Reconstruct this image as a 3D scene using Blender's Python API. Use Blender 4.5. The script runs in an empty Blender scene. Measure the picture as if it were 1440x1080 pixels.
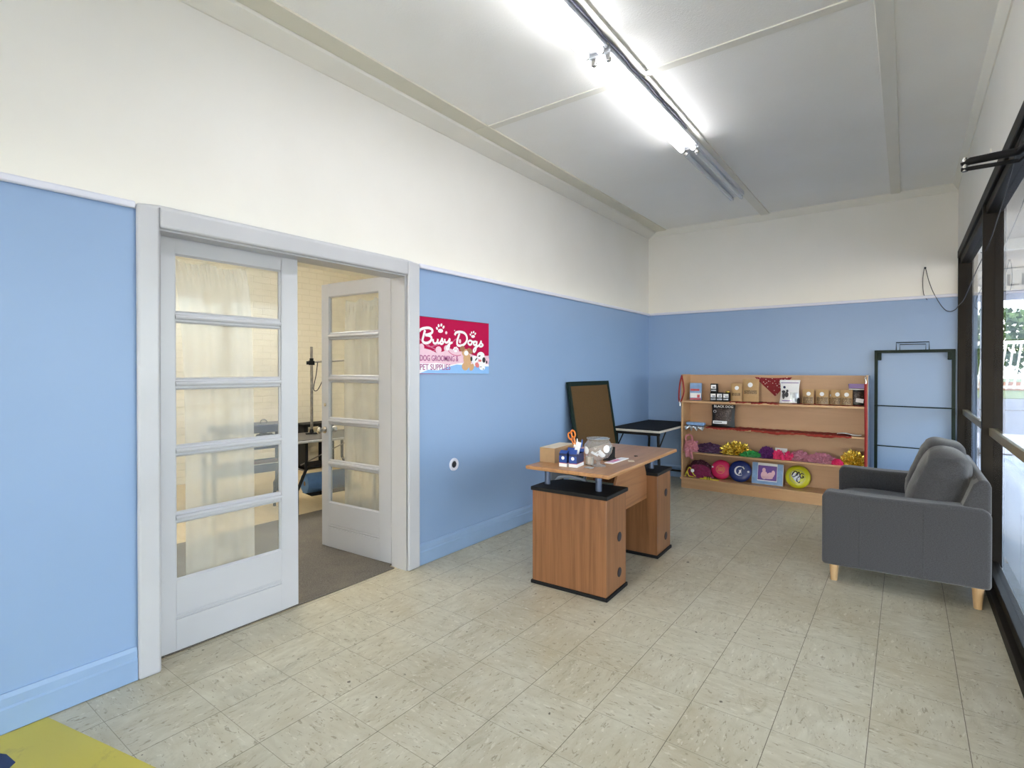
import bpy, bmesh, math, random
from mathutils import Vector, Matrix, noise
C = bpy.context.scene.collection
PI = math.pi
R = math.radians
rnd = random.Random(7)

# ------------------------------------------------------------------ materials
def srgb(r, g, b):
    f = lambda c: (c/255/12.92) if c/255 <= .04045 else ((c/255+.055)/1.055)**2.4
    return (f(r), f(g), f(b), 1)

class N:
    """tiny node helper"""
    def __init__(s, name):
        s.m = bpy.data.materials.new(name); s.m.use_nodes = True
        s.t = s.m.node_tree; s.n = s.t.nodes; s.l = s.t.links
        s.b = s.n.get('Principled BSDF'); s.out = s.n.get('Material Output')
    def new(s, typ, **kw):
        nd = s.n.new(typ)
        for k, v in kw.items(): setattr(nd, k, v)
        return nd
    def put(s, sock, v):
        if isinstance(v, bpy.types.NodeSocket): s.l.new(v, sock)
        else: sock.default_value = v
    def math(s, op, a, b=0.0, c=None):
        nd = s.new('ShaderNodeMath', operation=op); s.put(nd.inputs[0], a); s.put(nd.inputs[1], b)
        if c is not None: s.put(nd.inputs[2], c)
        return nd.outputs[0]
    def pos(s):
        return s.new('ShaderNodeNewGeometry').outputs['Position']
    def obj(s):
        return s.new('ShaderNodeTexCoord').outputs['Object']
    def xyz(s, v):
        nd = s.new('ShaderNodeSeparateXYZ'); s.put(nd.inputs[0], v); return nd.outputs
    def comb(s, x, y, z):
        nd = s.new('ShaderNodeCombineXYZ')
        for i, v in enumerate((x, y, z)): s.put(nd.inputs[i], v)
        return nd.outputs[0]
    def noise(s, vec, scale, detail=3, rough=.5, dist=0):
        nd = s.new('ShaderNodeTexNoise'); s.put(nd.inputs['Vector'], vec)
        nd.inputs['Scale'].default_value = scale; nd.inputs['Detail'].default_value = detail
        nd.inputs['Roughness'].default_value = rough; nd.inputs['Distortion'].default_value = dist
        return nd.outputs['Fac']
    def ramp(s, f, lo, hi):
        nd = s.new('ShaderNodeMapRange'); s.put(nd.inputs[0], f)
        nd.inputs[1].default_value = lo; nd.inputs[2].default_value = hi
        return nd.outputs[0]
    def mix(s, f, a, b):
        nd = s.new('ShaderNodeMix', data_type='RGBA'); s.put(nd.inputs[0], f)
        s.put(nd.inputs[6], a); s.put(nd.inputs[7], b); return nd.outputs[2]
    def scale(s, vec, x, y, z):
        nd = s.new('ShaderNodeMapping'); s.put(nd.inputs[0], vec); nd.inputs['Scale'].default_value = (x, y, z)
        return nd.outputs[0]
    def bump(s, h, strength=.3, dist=.002):
        nd = s.new('ShaderNodeBump'); nd.inputs['Strength'].default_value = strength
        nd.inputs['Distance'].default_value = dist; s.put(nd.inputs['Height'], h)
        s.l.new(nd.outputs[0], s.b.inputs['Normal'])
    def set(s, col=None, rough=None, metal=None, **kw):
        if col is not None: s.put(s.b.inputs['Base Color'], col)
        if rough is not None: s.put(s.b.inputs['Roughness'], rough)
        if metal is not None: s.put(s.b.inputs['Metallic'], metal)
        for k, v in kw.items(): s.put(s.b.inputs[k], v)
        return s.m

def plain(name, col, rough=.5, metal=0, var=.06, scale=30, bump=0, **kw):
    n = N(name); f = n.noise(n.obj(), scale, 3)
    d = tuple(c*(1-var*2) for c in col[:3])+(1,)
    n.set(n.mix(n.ramp(f, .3, .7), d, col), rough, metal, **kw)
    if bump: n.bump(f, bump)
    return n.m

CREAM = (.80, .778, .715, 1); BLUE = (.245, .362, .565, 1); WHITE = (.50, .505, .53, 1)

def wall_paint():
    n = N('two_tone_wall_paint'); p = n.pos(); z = n.xyz(p)[2]
    f = n.noise(p, 1.7, 4)
    cream = n.mix(n.ramp(f, .35, .65), CREAM, (.775, .752, .685, 1))
    blue = n.mix(n.ramp(f, .35, .65), BLUE, (.236, .352, .552, 1))
    t = n.math('GREATER_THAN', z, 2.125)
    n.set(n.mix(t, blue, cream), .42); n.bump(n.noise(p, 140, 3), .06); return n.m
def ceil_paint():
    n = N('stippled_ceiling_paint'); p = n.pos(); f = n.noise(p, 1.3, 4)
    n.set(n.mix(n.ramp(f, .35, .7), (.93, .92, .885, 1), (.90, .885, .835, 1)), .7)
    n.bump(n.noise(p, 110, 4, .6), .5, .004); return n.m
def floor_tiles():
    n = N('marbled_vinyl_tiles'); p = n.pos(); X, Y, Z = n.xyz(p)
    u = n.math('DIVIDE', n.math('SUBTRACT', X, 1.763-.3055*20), .3055)
    v = n.math('DIVIDE', n.math('SUBTRACT', Y, .116-.3055*30), .3055)
    iu = n.math('FLOOR', u); iv = n.math('FLOOR', v)
    fu = n.math('FRACT', u); fv = n.math('FRACT', v)
    edge = lambda f: n.math('MINIMUM', f, n.math('SUBTRACT', 1.0, f))
    eu = n.math('LESS_THAN', edge(fu), .0042); ev = n.math('LESS_THAN', edge(fv), .0036)
    seam = n.math('MAXIMUM', n.math('MULTIPLY', eu, .95), n.math('MULTIPLY', ev, .6))
    wn = n.new('ShaderNodeTexWhiteNoise', noise_dimensions='2D'); n.put(wn.inputs['Vector'], n.comb(iu, iv, 0))
    tint = wn.outputs['Value']
    par = n.math('MODULO', n.math('ADD', iu, iv), 2.0)
    a = n.scale(p, 9, 26, 1); b = n.scale(p, 26, 9, 1)
    vm = n.new('ShaderNodeMix', data_type='VECTOR'); n.put(vm.inputs[0], n.math('GREATER_THAN', par, .5)); n.put(vm.inputs[4], a); n.put(vm.inputs[5], b)
    off = n.new('ShaderNodeVectorMath', operation='ADD'); n.put(off.inputs[0], vm.outputs[1]); n.put(off.inputs[1], n.comb(n.math('MULTIPLY', tint, 40), 0, 0))
    vec = off.outputs[0]
    streak = n.noise(vec, .9, 5, .6, .4)
    fleck = n.ramp(n.noise(vec, 2.6, 4, .65, .8), .60, .64)
    fleck2 = n.ramp(n.noise(vec, 2.1, 3, .6, .3), .62, .66)
    base = n.mix(n.ramp(streak, .3, .72), (.60, .565, .44, 1), (.475, .43, .31, 1))
    base = n.mix(n.math('MULTIPLY', tint, .22), base, (.45, .41, .30, 1))
    stain = n.ramp(n.noise(p, 1.3, 7, .66, .6), .46, .70)
    base = n.mix(n.math('MULTIPLY', stain, .55), base, (.36, .29, .165, 1))
    smear = n.ramp(n.noise(n.scale(p, 3.0, 1.2, 1), 2.6, 8, .75, 1.2), .54, .70)
    base = n.mix(n.math('MULTIPLY', smear, .42), base, (.26, .22, .13, 1))
    base = n.mix(n.math('MULTIPLY', fleck, .55), base, (.17, .125, .065, 1))
    base = n.mix(n.math('MULTIPLY', fleck2, .5), base, (.70, .66, .54, 1))
    speck = n.ramp(n.noise(p, 26, 2, .4), .745, .76)
    base = n.mix(n.math('MULTIPLY', speck, .85), base, (.06, .045, .03, 1))
    base = n.mix(seam, base, (.10, .08, .05, 1))
    n.set(base, n.ramp(n.noise(p, 5, 4), .2, 1.1)); n.b.inputs['Roughness'].default_value = .35
    r = n.new('ShaderNodeMapRange'); n.put(r.inputs[0], n.noise(p, 4, 5)); r.inputs[3].default_value = .30; r.inputs[4].default_value = .52
    n.put(n.b.inputs['Roughness'], r.outputs[0]); n.bump(n.math('SUBTRACT', n.noise(p, 3.5, 4), seam), .12, .003)
    return n.m
def brick_paint():
    n = N('cream_painted_brick'); X, Y, Z = n.xyz(n.pos())
    b = n.new('ShaderNodeTexBrick'); n.put(b.inputs['Vector'], n.comb(n.math('ADD', X, Y), Z, 0))
    b.inputs['Scale'].default_value = 1; b.inputs['Brick Width'].default_value = .24; b.inputs['Row Height'].default_value = .086
    b.inputs['Mortar Size'].default_value = .006; b.inputs['Mortar Smooth'].default_value = .6
    col = n.mix(b.outputs['Fac'], (.79, .74, .60, 1), (.72, .67, .53, 1))
    n.set(col, .5); n.bump(n.math('SUBTRACT', n.math('MULTIPLY', n.noise(n.pos(), 30, 3), .3), b.outputs['Fac']), .5, .006); return n.m
def carpet():
    n = N('grey_loop_carpet'); p = n.pos(); f = n.noise(p, 160, 2, .7); g = n.noise(p, 2.2, 5, .6)
    hair = n.ramp(n.noise(p, 55, 3, .6), .72, .75)
    c = n.mix(n.ramp(f, .3, .75), (.062, .055, .046, 1), (.21, .185, .15, 1))
    c = n.mix(n.math('MULTIPLY', n.ramp(g, .45, .7), .35), c, (.26, .225, .17, 1))
    c = n.mix(n.math('MULTIPLY', hair, .6), c, (.45, .42, .36, 1))
    n.set(c, .95); n.bump(f, .8, .006); return n.m
def lino():
    n = N('beige_lino'); p = n.pos(); f = n.noise(n.scale(p, 1, 5, 1), 4, 5, .6)
    n.set(n.mix(f, (.70, .58, .36, 1), (.50, .38, .21, 1)), .4); return n.m
def wood(name, light, dark, axis='Z', freq=16, rough=.4, streak=1.0):
    n = N(name); v = n.obj(); s = {'X': (.9, freq, freq), 'Y': (freq, .9, freq), 'Z': (freq, freq, .9)}[axis]
    w = n.noise(n.scale(v, *s), 1.0, 4, .55, 1.0); fine = n.noise(n.scale(v, *[q*6 if q > 1 else 2 for q in s]), 1.0, 3, .6)
    big = n.noise(n.scale(v, *[q*.25 if q > 1 else .5 for q in s]), 1.0, 2)
    c = n.mix(n.ramp(w, .42, .68), light, dark)
    c = n.mix(n.math('MULTIPLY', n.ramp(fine, .52, .72), .35*streak), c, tuple(q*.7 for q in dark[:3])+(1,))
    c = n.mix(n.math('MULTIPLY', n.ramp(big, .4, .7), .3), c, dark)
    n.set(c, rough); return n.m
def fabric(name, c1, c2, scale=260, rough=.95, bump=.4):
    n = N(name); v = n.obj(); f = n.noise(v, scale, 2, .7); x, y, z = n.xyz(v)
    wv = n.noise(n.scale(v, 1, 1, 6), scale*.35, 2, .6)
    c = n.mix(n.ramp(n.math('ADD', n.math('MULTIPLY', f, .6), n.math('MULTIPLY', wv, .4)), .35, .65), c1, c2)
    n.set(c, rough); n.b.inputs['Sheen Weight'].default_value = .25; n.bump(f, bump, .002); return n.m
def thin_glass(name, tint=(1, 1, 1, 1), ior=1.45, haze=.0, hazecol=(.75, .74, .68, 1), rough=0.0, blotch=0.0):
    n = N(name); n.n.remove(n.b)
    tr = n.new('ShaderNodeBsdfTransparent'); tr.inputs[0].default_value = tint
    gl = n.new('ShaderNodeBsdfGlossy'); gl.inputs['Roughness'].default_value = rough
    fr = n.new('ShaderNodeFresnel'); fr.inputs[0].default_value = ior
    m = n.new('ShaderNodeMixShader'); bf = n.new('ShaderNodeNewGeometry').outputs['Backfacing']; n.put(m.inputs[0], n.math('MULTIPLY', fr.outputs[0], n.math('SUBTRACT', 1.0, bf))); n.l.new(tr.outputs[0], m.inputs[1]); n.l.new(gl.outputs[0], m.inputs[2])
    last = m.outputs[0]
    if haze:
        df = n.new('ShaderNodeBsdfDiffuse'); df.inputs[0].default_value = hazecol
        m2 = n.new('ShaderNodeMixShader')
        f = n.noise(n.obj(), 3.0, 5, .6)
        n.put(m2.inputs[0], n.math('MULTIPLY', n.math('ADD', n.math('MULTIPLY', n.ramp(f, .4, .7), blotch), 1-blotch), haze))
        n.l.new(last, m2.inputs[1]); n.l.new(df.outputs[0], m2.inputs[2]); last = m2.outputs[0]
    n.l.new(last, n.out.inputs[0]); return n.m
def sheer():
    n = N('sheer_white_fabric'); n.n.remove(n.b)
    tr = n.new('ShaderNodeBsdfTransparent'); df = n.new('ShaderNodeBsdfDiffuse'); tl = n.new('ShaderNodeBsdfTranslucent')
    df.inputs[0].default_value = (.82, .82, .80, 1); tl.inputs[0].default_value = (.78, .77, .72, 1)
    a = n.new('ShaderNodeMixShader'); a.inputs[0].default_value = .45; n.l.new(df.outputs[0], a.inputs[1]); n.l.new(tl.outputs[0], a.inputs[2])
    m = n.new('ShaderNodeMixShader'); f = n.noise(n.scale(n.obj(), 3.5, 3.5, .5), 1.6, 2)
    n.put(m.inputs[0], n.math('ADD', n.math('MULTIPLY', n.ramp(f, .35, .65), .14), .50))
    n.l.new(tr.outputs[0], m.inputs[1]); n.l.new(a.outputs[0], m.inputs[2]); n.l.new(m.outputs[0], n.out.inputs[0]); return n.m
def glow(name, col, s):
    n = N(name); n.set((.9, .9, .9, 1), .4); n.b.inputs['Emission Color'].default_value = col; n.b.inputs['Emission Strength'].default_value = s; return n.m
def foil(name, c, rough=.22):
    n = N(name); f = n.noise(n.obj(), 40, 2)
    n.set(n.mix(f, c, tuple(q*.75 for q in c[:3])+(1,)), rough, .75); return n.m
def speckled(name, base, spot, scale, lo, hi, rough=.8):
    n = N(name); v = n.new('ShaderNodeTexVoronoi'); n.put(v.inputs['Vector'], n.obj()); v.inputs['Scale'].default_value = scale
    n.set(n.mix(n.ramp(v.outputs['Distance'], lo, hi), spot, base), rough); return n.m
def boards(name, c1, c2, w):
    n = N(name); p = n.pos(); X, Y, Z = n.xyz(p)
    f = n.noise(n.scale(p, 1, 8, 1), 3, 5, .65)
    e = n.math('LESS_THAN', n.math('FRACT', n.math('DIVIDE', Y, w)), .06)
    n.set(n.mix(e, n.mix(f, c1, c2), (.03, .03, .03, 1)), .8); return n.m
def paving():
    n = N('grey_outdoor_paving'); p = n.pos(); X, Y, Z = n.xyz(p)
    e = lambda q, w, t: n.math('LESS_THAN', n.math('FRACT', n.math('DIVIDE', q, w)), t)
    j = n.math('MAXIMUM', e(Y, .42, .02), e(n.math('ADD', X, n.math('MULTIPLY', Y, .06)), .55, .022))
    f = n.noise(n.scale(p, 1, 3, 1), 2.5, 6, .65)
    n.set(n.mix(j, n.mix(f, (.15, .155, .165, 1), (.085, .09, .098, 1)), (.10, .10, .12, 1)), .5); return n.m

M = {}
M['wall'] = wall_paint(); M['ceil'] = ceil_paint(); M['floor'] = floor_tiles(); M['brick'] = brick_paint()
M['cream'] = plain('cream_gloss_trim', (.80, .775, .69, 1), .35, var=.02, scale=3)
M['beige'] = plain('aged_cream_trim', (.73, .70, .58, 1), .4, var=.03, scale=3)
M['white'] = plain('white_gloss_paint', WHITE, .3, var=.02, scale=4)
M['lilac'] = plain('white_lilac_rail_paint', (.68, .69, .78, 1), .35, var=.02, scale=4)
M['bluetrim'] = plain('blue_gloss_skirting', (.275, .40, .60, 1), .3, var=.04, scale=5)
M['carpet'] = carpet(); M['lino'] = lino()
M['deskwood'] = wood('cherry_wood_laminate', (.255, .112, .046, 1), (.155, .062, .022, 1), 'Z', 22, .35)
M['desktop'] = wood('light_cherry_desk_top', (.45, .235, .10, 1), (.32, .15, .058, 1), 'Y', 18, .32, .6)
M['panelwood'] = wood('cherry_wood_modesty_panel', (.31, .14, .058, 1), (.19, .078, .028, 1), 'Y', 20, .35)
M['black'] = plain('matt_black_laminate', (.010, .010, .011, 1), .6, var=.1, **{'Specular IOR Level': .2})
M['rubber'] = plain('black_rubber', (.016, .017, .019, 1), .8, var=.15, scale=120, bump=.2, **{'Specular IOR Level': .2})
M['postblue'] = plain('blue_grey_metal_tube', (.10, .125, .19, 1), .35, .6)
M['maple'] = wood('maple_shelf_laminate', (.55, .335, .17, 1), (.47, .275, .135, 1), 'X', 8, .4, .4)
M['mapleback'] = wood('maple_shelf_backing', (.48, .29, .165, 1), (.42, .25, .14, 1), 'X', 6, .45, .4)
M['green'] = plain('dark_green_metal', (.003, .014, .010, 1), .5, .0, **{'Specular IOR Level': .2})
M['cork'] = plain('brown_pinboard', (.105, .052, .011, 1), .85, var=.12, scale=90, bump=.3)
M['sofa'] = fabric('charcoal_grey_upholstery', (.020, .0205, .0235, 1), (.058, .059, .066, 1))
M['legwood'] = wood('pale_turned_wood', (.47, .31, .16, 1), (.36, .22, .105, 1), 'Z', 20, .4)
M['bronze'] = plain('dark_bronze_aluminium', (.016, .0125, .009, 1), .5, .0, var=.12, scale=6, **{'Specular IOR Level': .12})
M['olive'] = plain('olive_bronze_rail', (.26, .22, .13, 1), .45, .15)
M['shopglass'] = thin_glass('dimming_shopfront_glass', (.80, .82, .85, 1), 1.5, .035, (.6, .6, .6, 1), 0, .6)  # grey tint added to the panes to dim the overbright outdoors
M['clearglass'] = thin_glass('clear_fill_window_glass', (.97, .98, .98, 1), 1.5, .02)  # panes of the added fill window
M['doorglass'] = thin_glass('dusty_door_glass', (.95, .95, .93, 1), 1.45, .17, (.72, .72, .66, 1), .05, .55)
M['sheer'] = sheer()
M['bowlglass'] = thin_glass('clear_bowl_glass', (.95, .96, .96, 1), 1.5, .13, (.85, .86, .88, 1), .02)
M['jarglass'] = thin_glass('candle_jar_glass', (.9, .9, .88, 1), 1.45, .35, (.8, .78, .72, 1), .05)
M['tube'] = glow('lit_fluorescent_tube', (.97, .97, 1, 1), 7.5)
M['tubeoff'] = plain('unlit_fluorescent_tube', (.72, .74, .76, 1), .25, var=.02)
M['lamp_body'] = plain('white_enamel_batten', (.80, .82, .86, 1), .3, var=.02)
M['chrome'] = plain('brushed_nickel', (.55, .53, .49, 1), .25, 1)
M['steel'] = plain('worn_steel', (.42, .38, .33, 1), .35, .9, var=.2)
M['cable'] = plain('black_cable', (.01, .01, .012, 1), .5)
M['greycable'] = plain('grey_lilac_cable', (.16, .16, .22, 1), .5)
M['magenta'] = plain('sign_magenta', (.44, .002, .06, 1), .5, var=.02, **{'Specular IOR Level': .12})
M['sign_pink'] = plain('sign_pale_pink', (.78, .50, .60, 1), .3, var=.03)
M['sign_mid'] = plain('sign_mid_pink', (.60, .12, .25, 1), .3, var=.03)
M['sign_white'] = plain('sign_white', (.85, .84, .86, 1), .3, var=.01)
M['sign_blue'] = plain('sign_blue', (.22, .44, .78, 1), .3, var=.02)
M['sign_text'] = plain('sign_purple_lettering', (.36, .05, .22, 1), .3, var=.02)
M['tan'] = plain('puppy_tan', (.62, .36, .17, 1), .4, var=.04)
M['brown'] = plain('puppy_brown', (.36, .15, .055, 1), .4, var=.05)
M['ink'] = plain('dark_ink', (.012, .012, .02, 1), .5)
M['tongue'] = plain('tongue_pink', (.72, .18, .18, 1), .4)
M['kraft'] = plain('kraft_paper', (.46, .29, .135, 1), .75, var=.05)
M['card'] = plain('brown_cardboard', (.42, .27, .145, 1), .85, var=.05)
M['tapes'] = plain('cream_packing_tape', (.72, .60, .42, 1), .35)
M['treats'] = speckled('dried_treats', (.16, .09, .035, 1), (.42, .30, .15, 1), 90, .1, .5, .35)
M['paper'] = plain('white_paper', (.82, .82, .84, 1), .6, var=.02)
M['silver'] = plain('silvery_film', (.55, .58, .62, 1), .22, .6, var=.15, scale=20)
M['navy'] = plain('navy_carton', (.008, .016, .085, 1), .35)
M['midblue'] = plain('blue_carton_panel', (.012, .06, .30, 1), .35)
M['red'] = plain('red_cloth', (.30, .022, .012, 1), .8, var=.12, scale=60, bump=.3)
M['redlead'] = plain('red_webbing', (.30, .014, .012, 1), .7, var=.1, scale=150, bump=.3)
M['redband'] = speckled('red_printed_cotton', (.22, .012, .018, 1), (.80, .68, .62, 1), 42, .16, .24)
M['gold'] = foil('gold_tinsel_foil', (.78, .56, .09, 1)); M['gold2'] = foil('yellow_tinsel_foil', (.88, .64, .12, 1), .26)
M['pinkc'] = fabric('dusty_pink_fabric', (.42, .13, .16, 1), (.60, .24, .27, 1), 120)
M['mauve'] = fabric('mauve_tulle', (.36, .10, .16, 1), (.58, .25, .34, 1), 120)
M['plum'] = fabric('dark_plum_fabric', (.035, .008, .035, 1), (.08, .02, .07, 1), 120)
M['purple'] = speckled('purple_tulle_with_pale_dots', (.10, .012, .13, 1), (.55, .45, .62, 1), 50, .06, .12)
M['greent'] = fabric('green_tulle', (.01, .20, .035, 1), (.03, .36, .08, 1), 120)
M['hot'] = fabric('hot_pink_satin', (.62, .008, .10, 1), (.78, .03, .18, 1), 90)
M['maroon'] = fabric('maroon_fabric', (.13, .006, .03, 1), (.26, .015, .09, 1), 120)
M['floral'] = speckled('maroon_floral_lining', (.06, .008, .02, 1), (.5, .3, .34, 1), 60, .12, .2)
M['yelstrap'] = plain('yellow_webbing', (.75, .66, .06, 1), .7)
M['fpink'] = plain('pink_plastic_disc', (.70, .025, .12, 1), .35, var=.03)
M['fblue'] = plain('navy_plastic_disc', (.01, .025, .15, 1), .3, var=.03)
M['fyel'] = plain('lime_yellow_plastic_disc', (.50, .50, .015, 1), .3, var=.03)
M['gprint'] = plain('gold_print', (.75, .35, .10, 1), .4)
M['packblue'] = plain('light_blue_pack', (.22, .38, .66, 1), .3, var=.12, scale=25)
M['packred'] = plain('red_print', (.45, .03, .05, 1), .4)
M['packpurple'] = plain('purple_header', (.13, .04, .30, 1), .35)
M['blackfilm'] = plain('black_plastic_film', (.008, .008, .009, 1), .38, var=.1, bump=.15, **{'Specular IOR Level': .3})
M['jerky'] = speckled('dark_dried_jerky', (.035, .022, .018, 1), (.12, .085, .07, 1), 60, .1, .5, .25)
M['orange'] = plain('orange_plastic', (.78, .21, .02, 1), .35)
M['mug'] = plain('pale_pink_ceramic', (.62, .38, .34, 1), .25)
M['penblue'] = plain('blue_plastic', (.05, .16, .55, 1), .3)
M['lilacpaper'] = plain('lilac_print', (.66, .40, .60, 1), .5)
M['tableedge'] = plain('pale_aluminium_edge', (.66, .64, .58, 1), .4, .2)
M['darkgrey'] = plain('dark_grey_table_mat', (.07, .065, .058, 1), .6, var=.1)
M['rollblue'] = plain('blue_wiping_paper', (.12, .24, .46, 1), .9, var=.05, bump=.2)
M['trolleyblue'] = plain('dark_blue_plastic', (.012, .022, .06, 1), .4)
M['trayred'] = speckled('dark_red_tray_contents', (.17, .02, .02, 1), (.05, .03, .03, 1), 40, .1, .5)
M['chairgrey'] = plain('grey_chair_plastic', (.24, .27, .32, 1), .4)
M['cushion'] = speckled('pale_floral_cushion', (.42, .48, .36, 1), (.75, .75, .70, 1), 45, .12, .3)
M['yellowmat'] = None
M['pave'] = paving(); M['deck'] = boards('weathered_deck_boards', (.15, .145, .145, 1), (.30, .29, .29, 1), .14)
M['road'] = plain('grey_asphalt', (.07, .072, .077, 1), .9, var=.05, scale=3)
M['grass'] = plain('lawn_grass', (.09, .115, .035, 1), .95, var=.2, scale=4)
M['postwood'] = plain('weathered_grey_timber', (.17, .18, .19, 1), .85, var=.3, scale=5)
M['soffit'] = plain('cream_soffit', (.55, .52, .46, 1), .7, var=.03, scale=3)
M['beam'] = plain('tan_beam', (.36, .31, .20, 1), .6)
M['picket'] = plain('white_picket_paint', (.42, .42, .39, 1), .6)
M['leaf'] = plain('tree_foliage', (.07, .13, .03, 1), .9, var=.35, scale=2.5)
M['bark'] = plain('tree_bark', (.10, .07, .045, 1), .9)
M['brickred'] = plain('low_brick_edging', (.36, .20, .14, 1), .9)
def yel():
    n = N('worn_yellow_mat'); p = n.pos(); f = n.ramp(n.noise(p, 7, 6, .7, .8), .58, .72); g = n.noise(p, 2, 3)
    c = n.mix(g, (.62, .52, .06, 1), (.50, .42, .09, 1)); c = n.mix(n.math('MULTIPLY', f, .45), c, (.28, .20, .07, 1))
    n.set(c, .5); return n.m
M['yellowmat'] = yel()

# ------------------------------------------------------------------ mesh helpers
class MB:
    def __init__(s): s.bm = bmesh.new(); s.mi = 0; s.T = Matrix()
    def _fin(s, faces, verts, T=None):
        for f in faces: f.material_index = s.mi
        t = s.T @ T if T is not None else s.T
        bmesh.ops.transform(s.bm, matrix=t, verts=verts)
        return s
    def raw(s, vs, fs, T=None):
        v = [s.bm.verts.new(p) for p in vs]; f = []
        for q in fs:
            try: f.append(s.bm.faces.new([v[i] for i in q]))
            except ValueError: pass
        return s._fin(f, v, T)
    def box(s, x0, y0, z0, x1, y1, z1, T=None):
        if x0 > x1: x0, x1 = x1, x0
        if y0 > y1: y0, y1 = y1, y0
        if z0 > z1: z0, z1 = z1, z0
        vs = [(x, y, z) for z in (z0, z1) for y in (y0, y1) for x in (x0, x1)]
        return s.raw(vs, [(0,2,3,1),(4,5,7,6),(0,1,5,4),(2,6,7,3),(0,4,6,2),(1,3,7,5)], T)
    def prism(s, pts, h0, h1, T=None):
        """pts in the xy plane, extruded in z"""
        n = len(pts); vs = [(x, y, h0) for x, y in pts]+[(x, y, h1) for x, y in pts]
        a = sum(pts[i][0]*pts[(i+1) % n][1]-pts[(i+1) % n][0]*pts[i][1] for i in range(n))
        fs = [tuple(range(n-1, -1, -1)), tuple(range(n, 2*n))]+[(i, (i+1) % n, n+(i+1) % n, n+i) for i in range(n)]
        if (a < 0) != (h1 < h0): fs = [tuple(reversed(f)) for f in fs]
        return s.raw(vs, fs, T)
    def tube(s, pts, r, seg=8, closed=False, flat=None):
        pts = [Vector(p) for p in pts]; n = len(pts); rr = r if isinstance(r, (list, tuple)) else [r]*n
        vs = []; up = None
        for i, p in enumerate(pts):
            a = pts[(i-1) % n] if (closed or i > 0) else p; b = pts[(i+1) % n] if (closed or i < n-1) else p
            d = (b-a); d = d.normalized() if d.length > 1e-9 else Vector((0, 0, 1))
            if up is None: up = Vector((0, 0, 1)) if abs(d.z) < .9 else Vector((1, 0, 0))
            side = d.cross(up)
            side = side.normalized() if side.length > 1e-6 else Vector((1, 0, 0))
            u2 = side.cross(d).normalized(); up = u2
            for k in range(seg):
                t = 2*PI*k/seg; o = side*math.cos(t)*rr[i]+u2*math.sin(t)*rr[i]
                vs.append(p+o)
        fs = []
        for i in range(n if closed else n-1):
            for k in range(seg):
                a = i*seg+k; b = i*seg+(k+1) % seg; j = ((i+1) % n)*seg
                fs.append((a, b, j+(k+1) % seg, j+k))
        if not closed: fs += [tuple(range(seg-1, -1, -1)), tuple((n-1)*seg+k for k in range(seg))]
        return s.raw(vs, fs, flat)
    def cyl(s, p0, p1, r0, r1=None, seg=20):
        return s.tube([p0, p1], [r0, r0 if r1 is None else r1], seg)
    def lathe(s, prof, c=(0, 0, 0), seg=32, T=None):
        loop = prof[0] == prof[-1]
        vs = []; fs = []; n = len(prof)
        for r, z in prof:
            for k in range(seg): vs.append((c[0]+r*math.cos(2*PI*k/seg), c[1]+r*math.sin(2*PI*k/seg), c[2]+z))
        for i in range(n-1):
            for k in range(seg): fs.append((i*seg+k, i*seg+(k+1) % seg, (i+1)*seg+(k+1) % seg, (i+1)*seg+k))
        if prof[0][0] > 1e-5 and not loop: fs.append(tuple(range(seg-1, -1, -1)))
        if prof[-1][0] > 1e-5 and not loop: fs.append(tuple((n-1)*seg+k for k in range(seg)))
        return s.raw(vs, fs, T)
    def sheet(s, f, nu, nv, th=0, T=None):
        """f(u,v)->point; th thickness via duplicated grid"""
        vs = [f(i/nu, j/nv) for j in range(nv+1) for i in range(nu+1)]
        fs = [(j*(nu+1)+i, j*(nu+1)+i+1, (j+1)*(nu+1)+i+1, (j+1)*(nu+1)+i) for j in range(nv) for i in range(nu)]
        return s.raw(vs, fs, T)
    def build(s, name, mat, parent=None, smooth=False, bevel=0, seg=2, solid=0, sub=0, ang=40):
        bmesh.ops.remove_doubles(s.bm, verts=s.bm.verts, dist=1e-6)
        me = bpy.data.meshes.new(name); s.bm.to_mesh(me); s.bm.free()
        o = bpy.data.objects.new(name, me); C.objects.link(o)
        for m in (mat if isinstance(mat, (list, tuple)) else [mat]): me.materials.append(M[m] if isinstance(m, str) else m)
        if solid: md = o.modifiers.new('solid', 'SOLIDIFY'); md.thickness = solid; md.offset = 0
        if bevel: md = o.modifiers.new('bevel', 'BEVEL'); md.width = bevel; md.segments = seg; md.limit_method = 'ANGLE'; md.angle_limit = R(35); md.harden_normals = False
        if sub: md = o.modifiers.new('sub', 'SUBSURF'); md.levels = sub; md.render_levels = sub
        if smooth or bevel:
            me.polygons.foreach_set('use_smooth', [True]*len(me.polygons))
            if not sub and hasattr(me, 'set_sharp_from_angle'): me.set_sharp_from_angle(angle=R(ang))
        if parent: o.parent = parent
        return o

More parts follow.
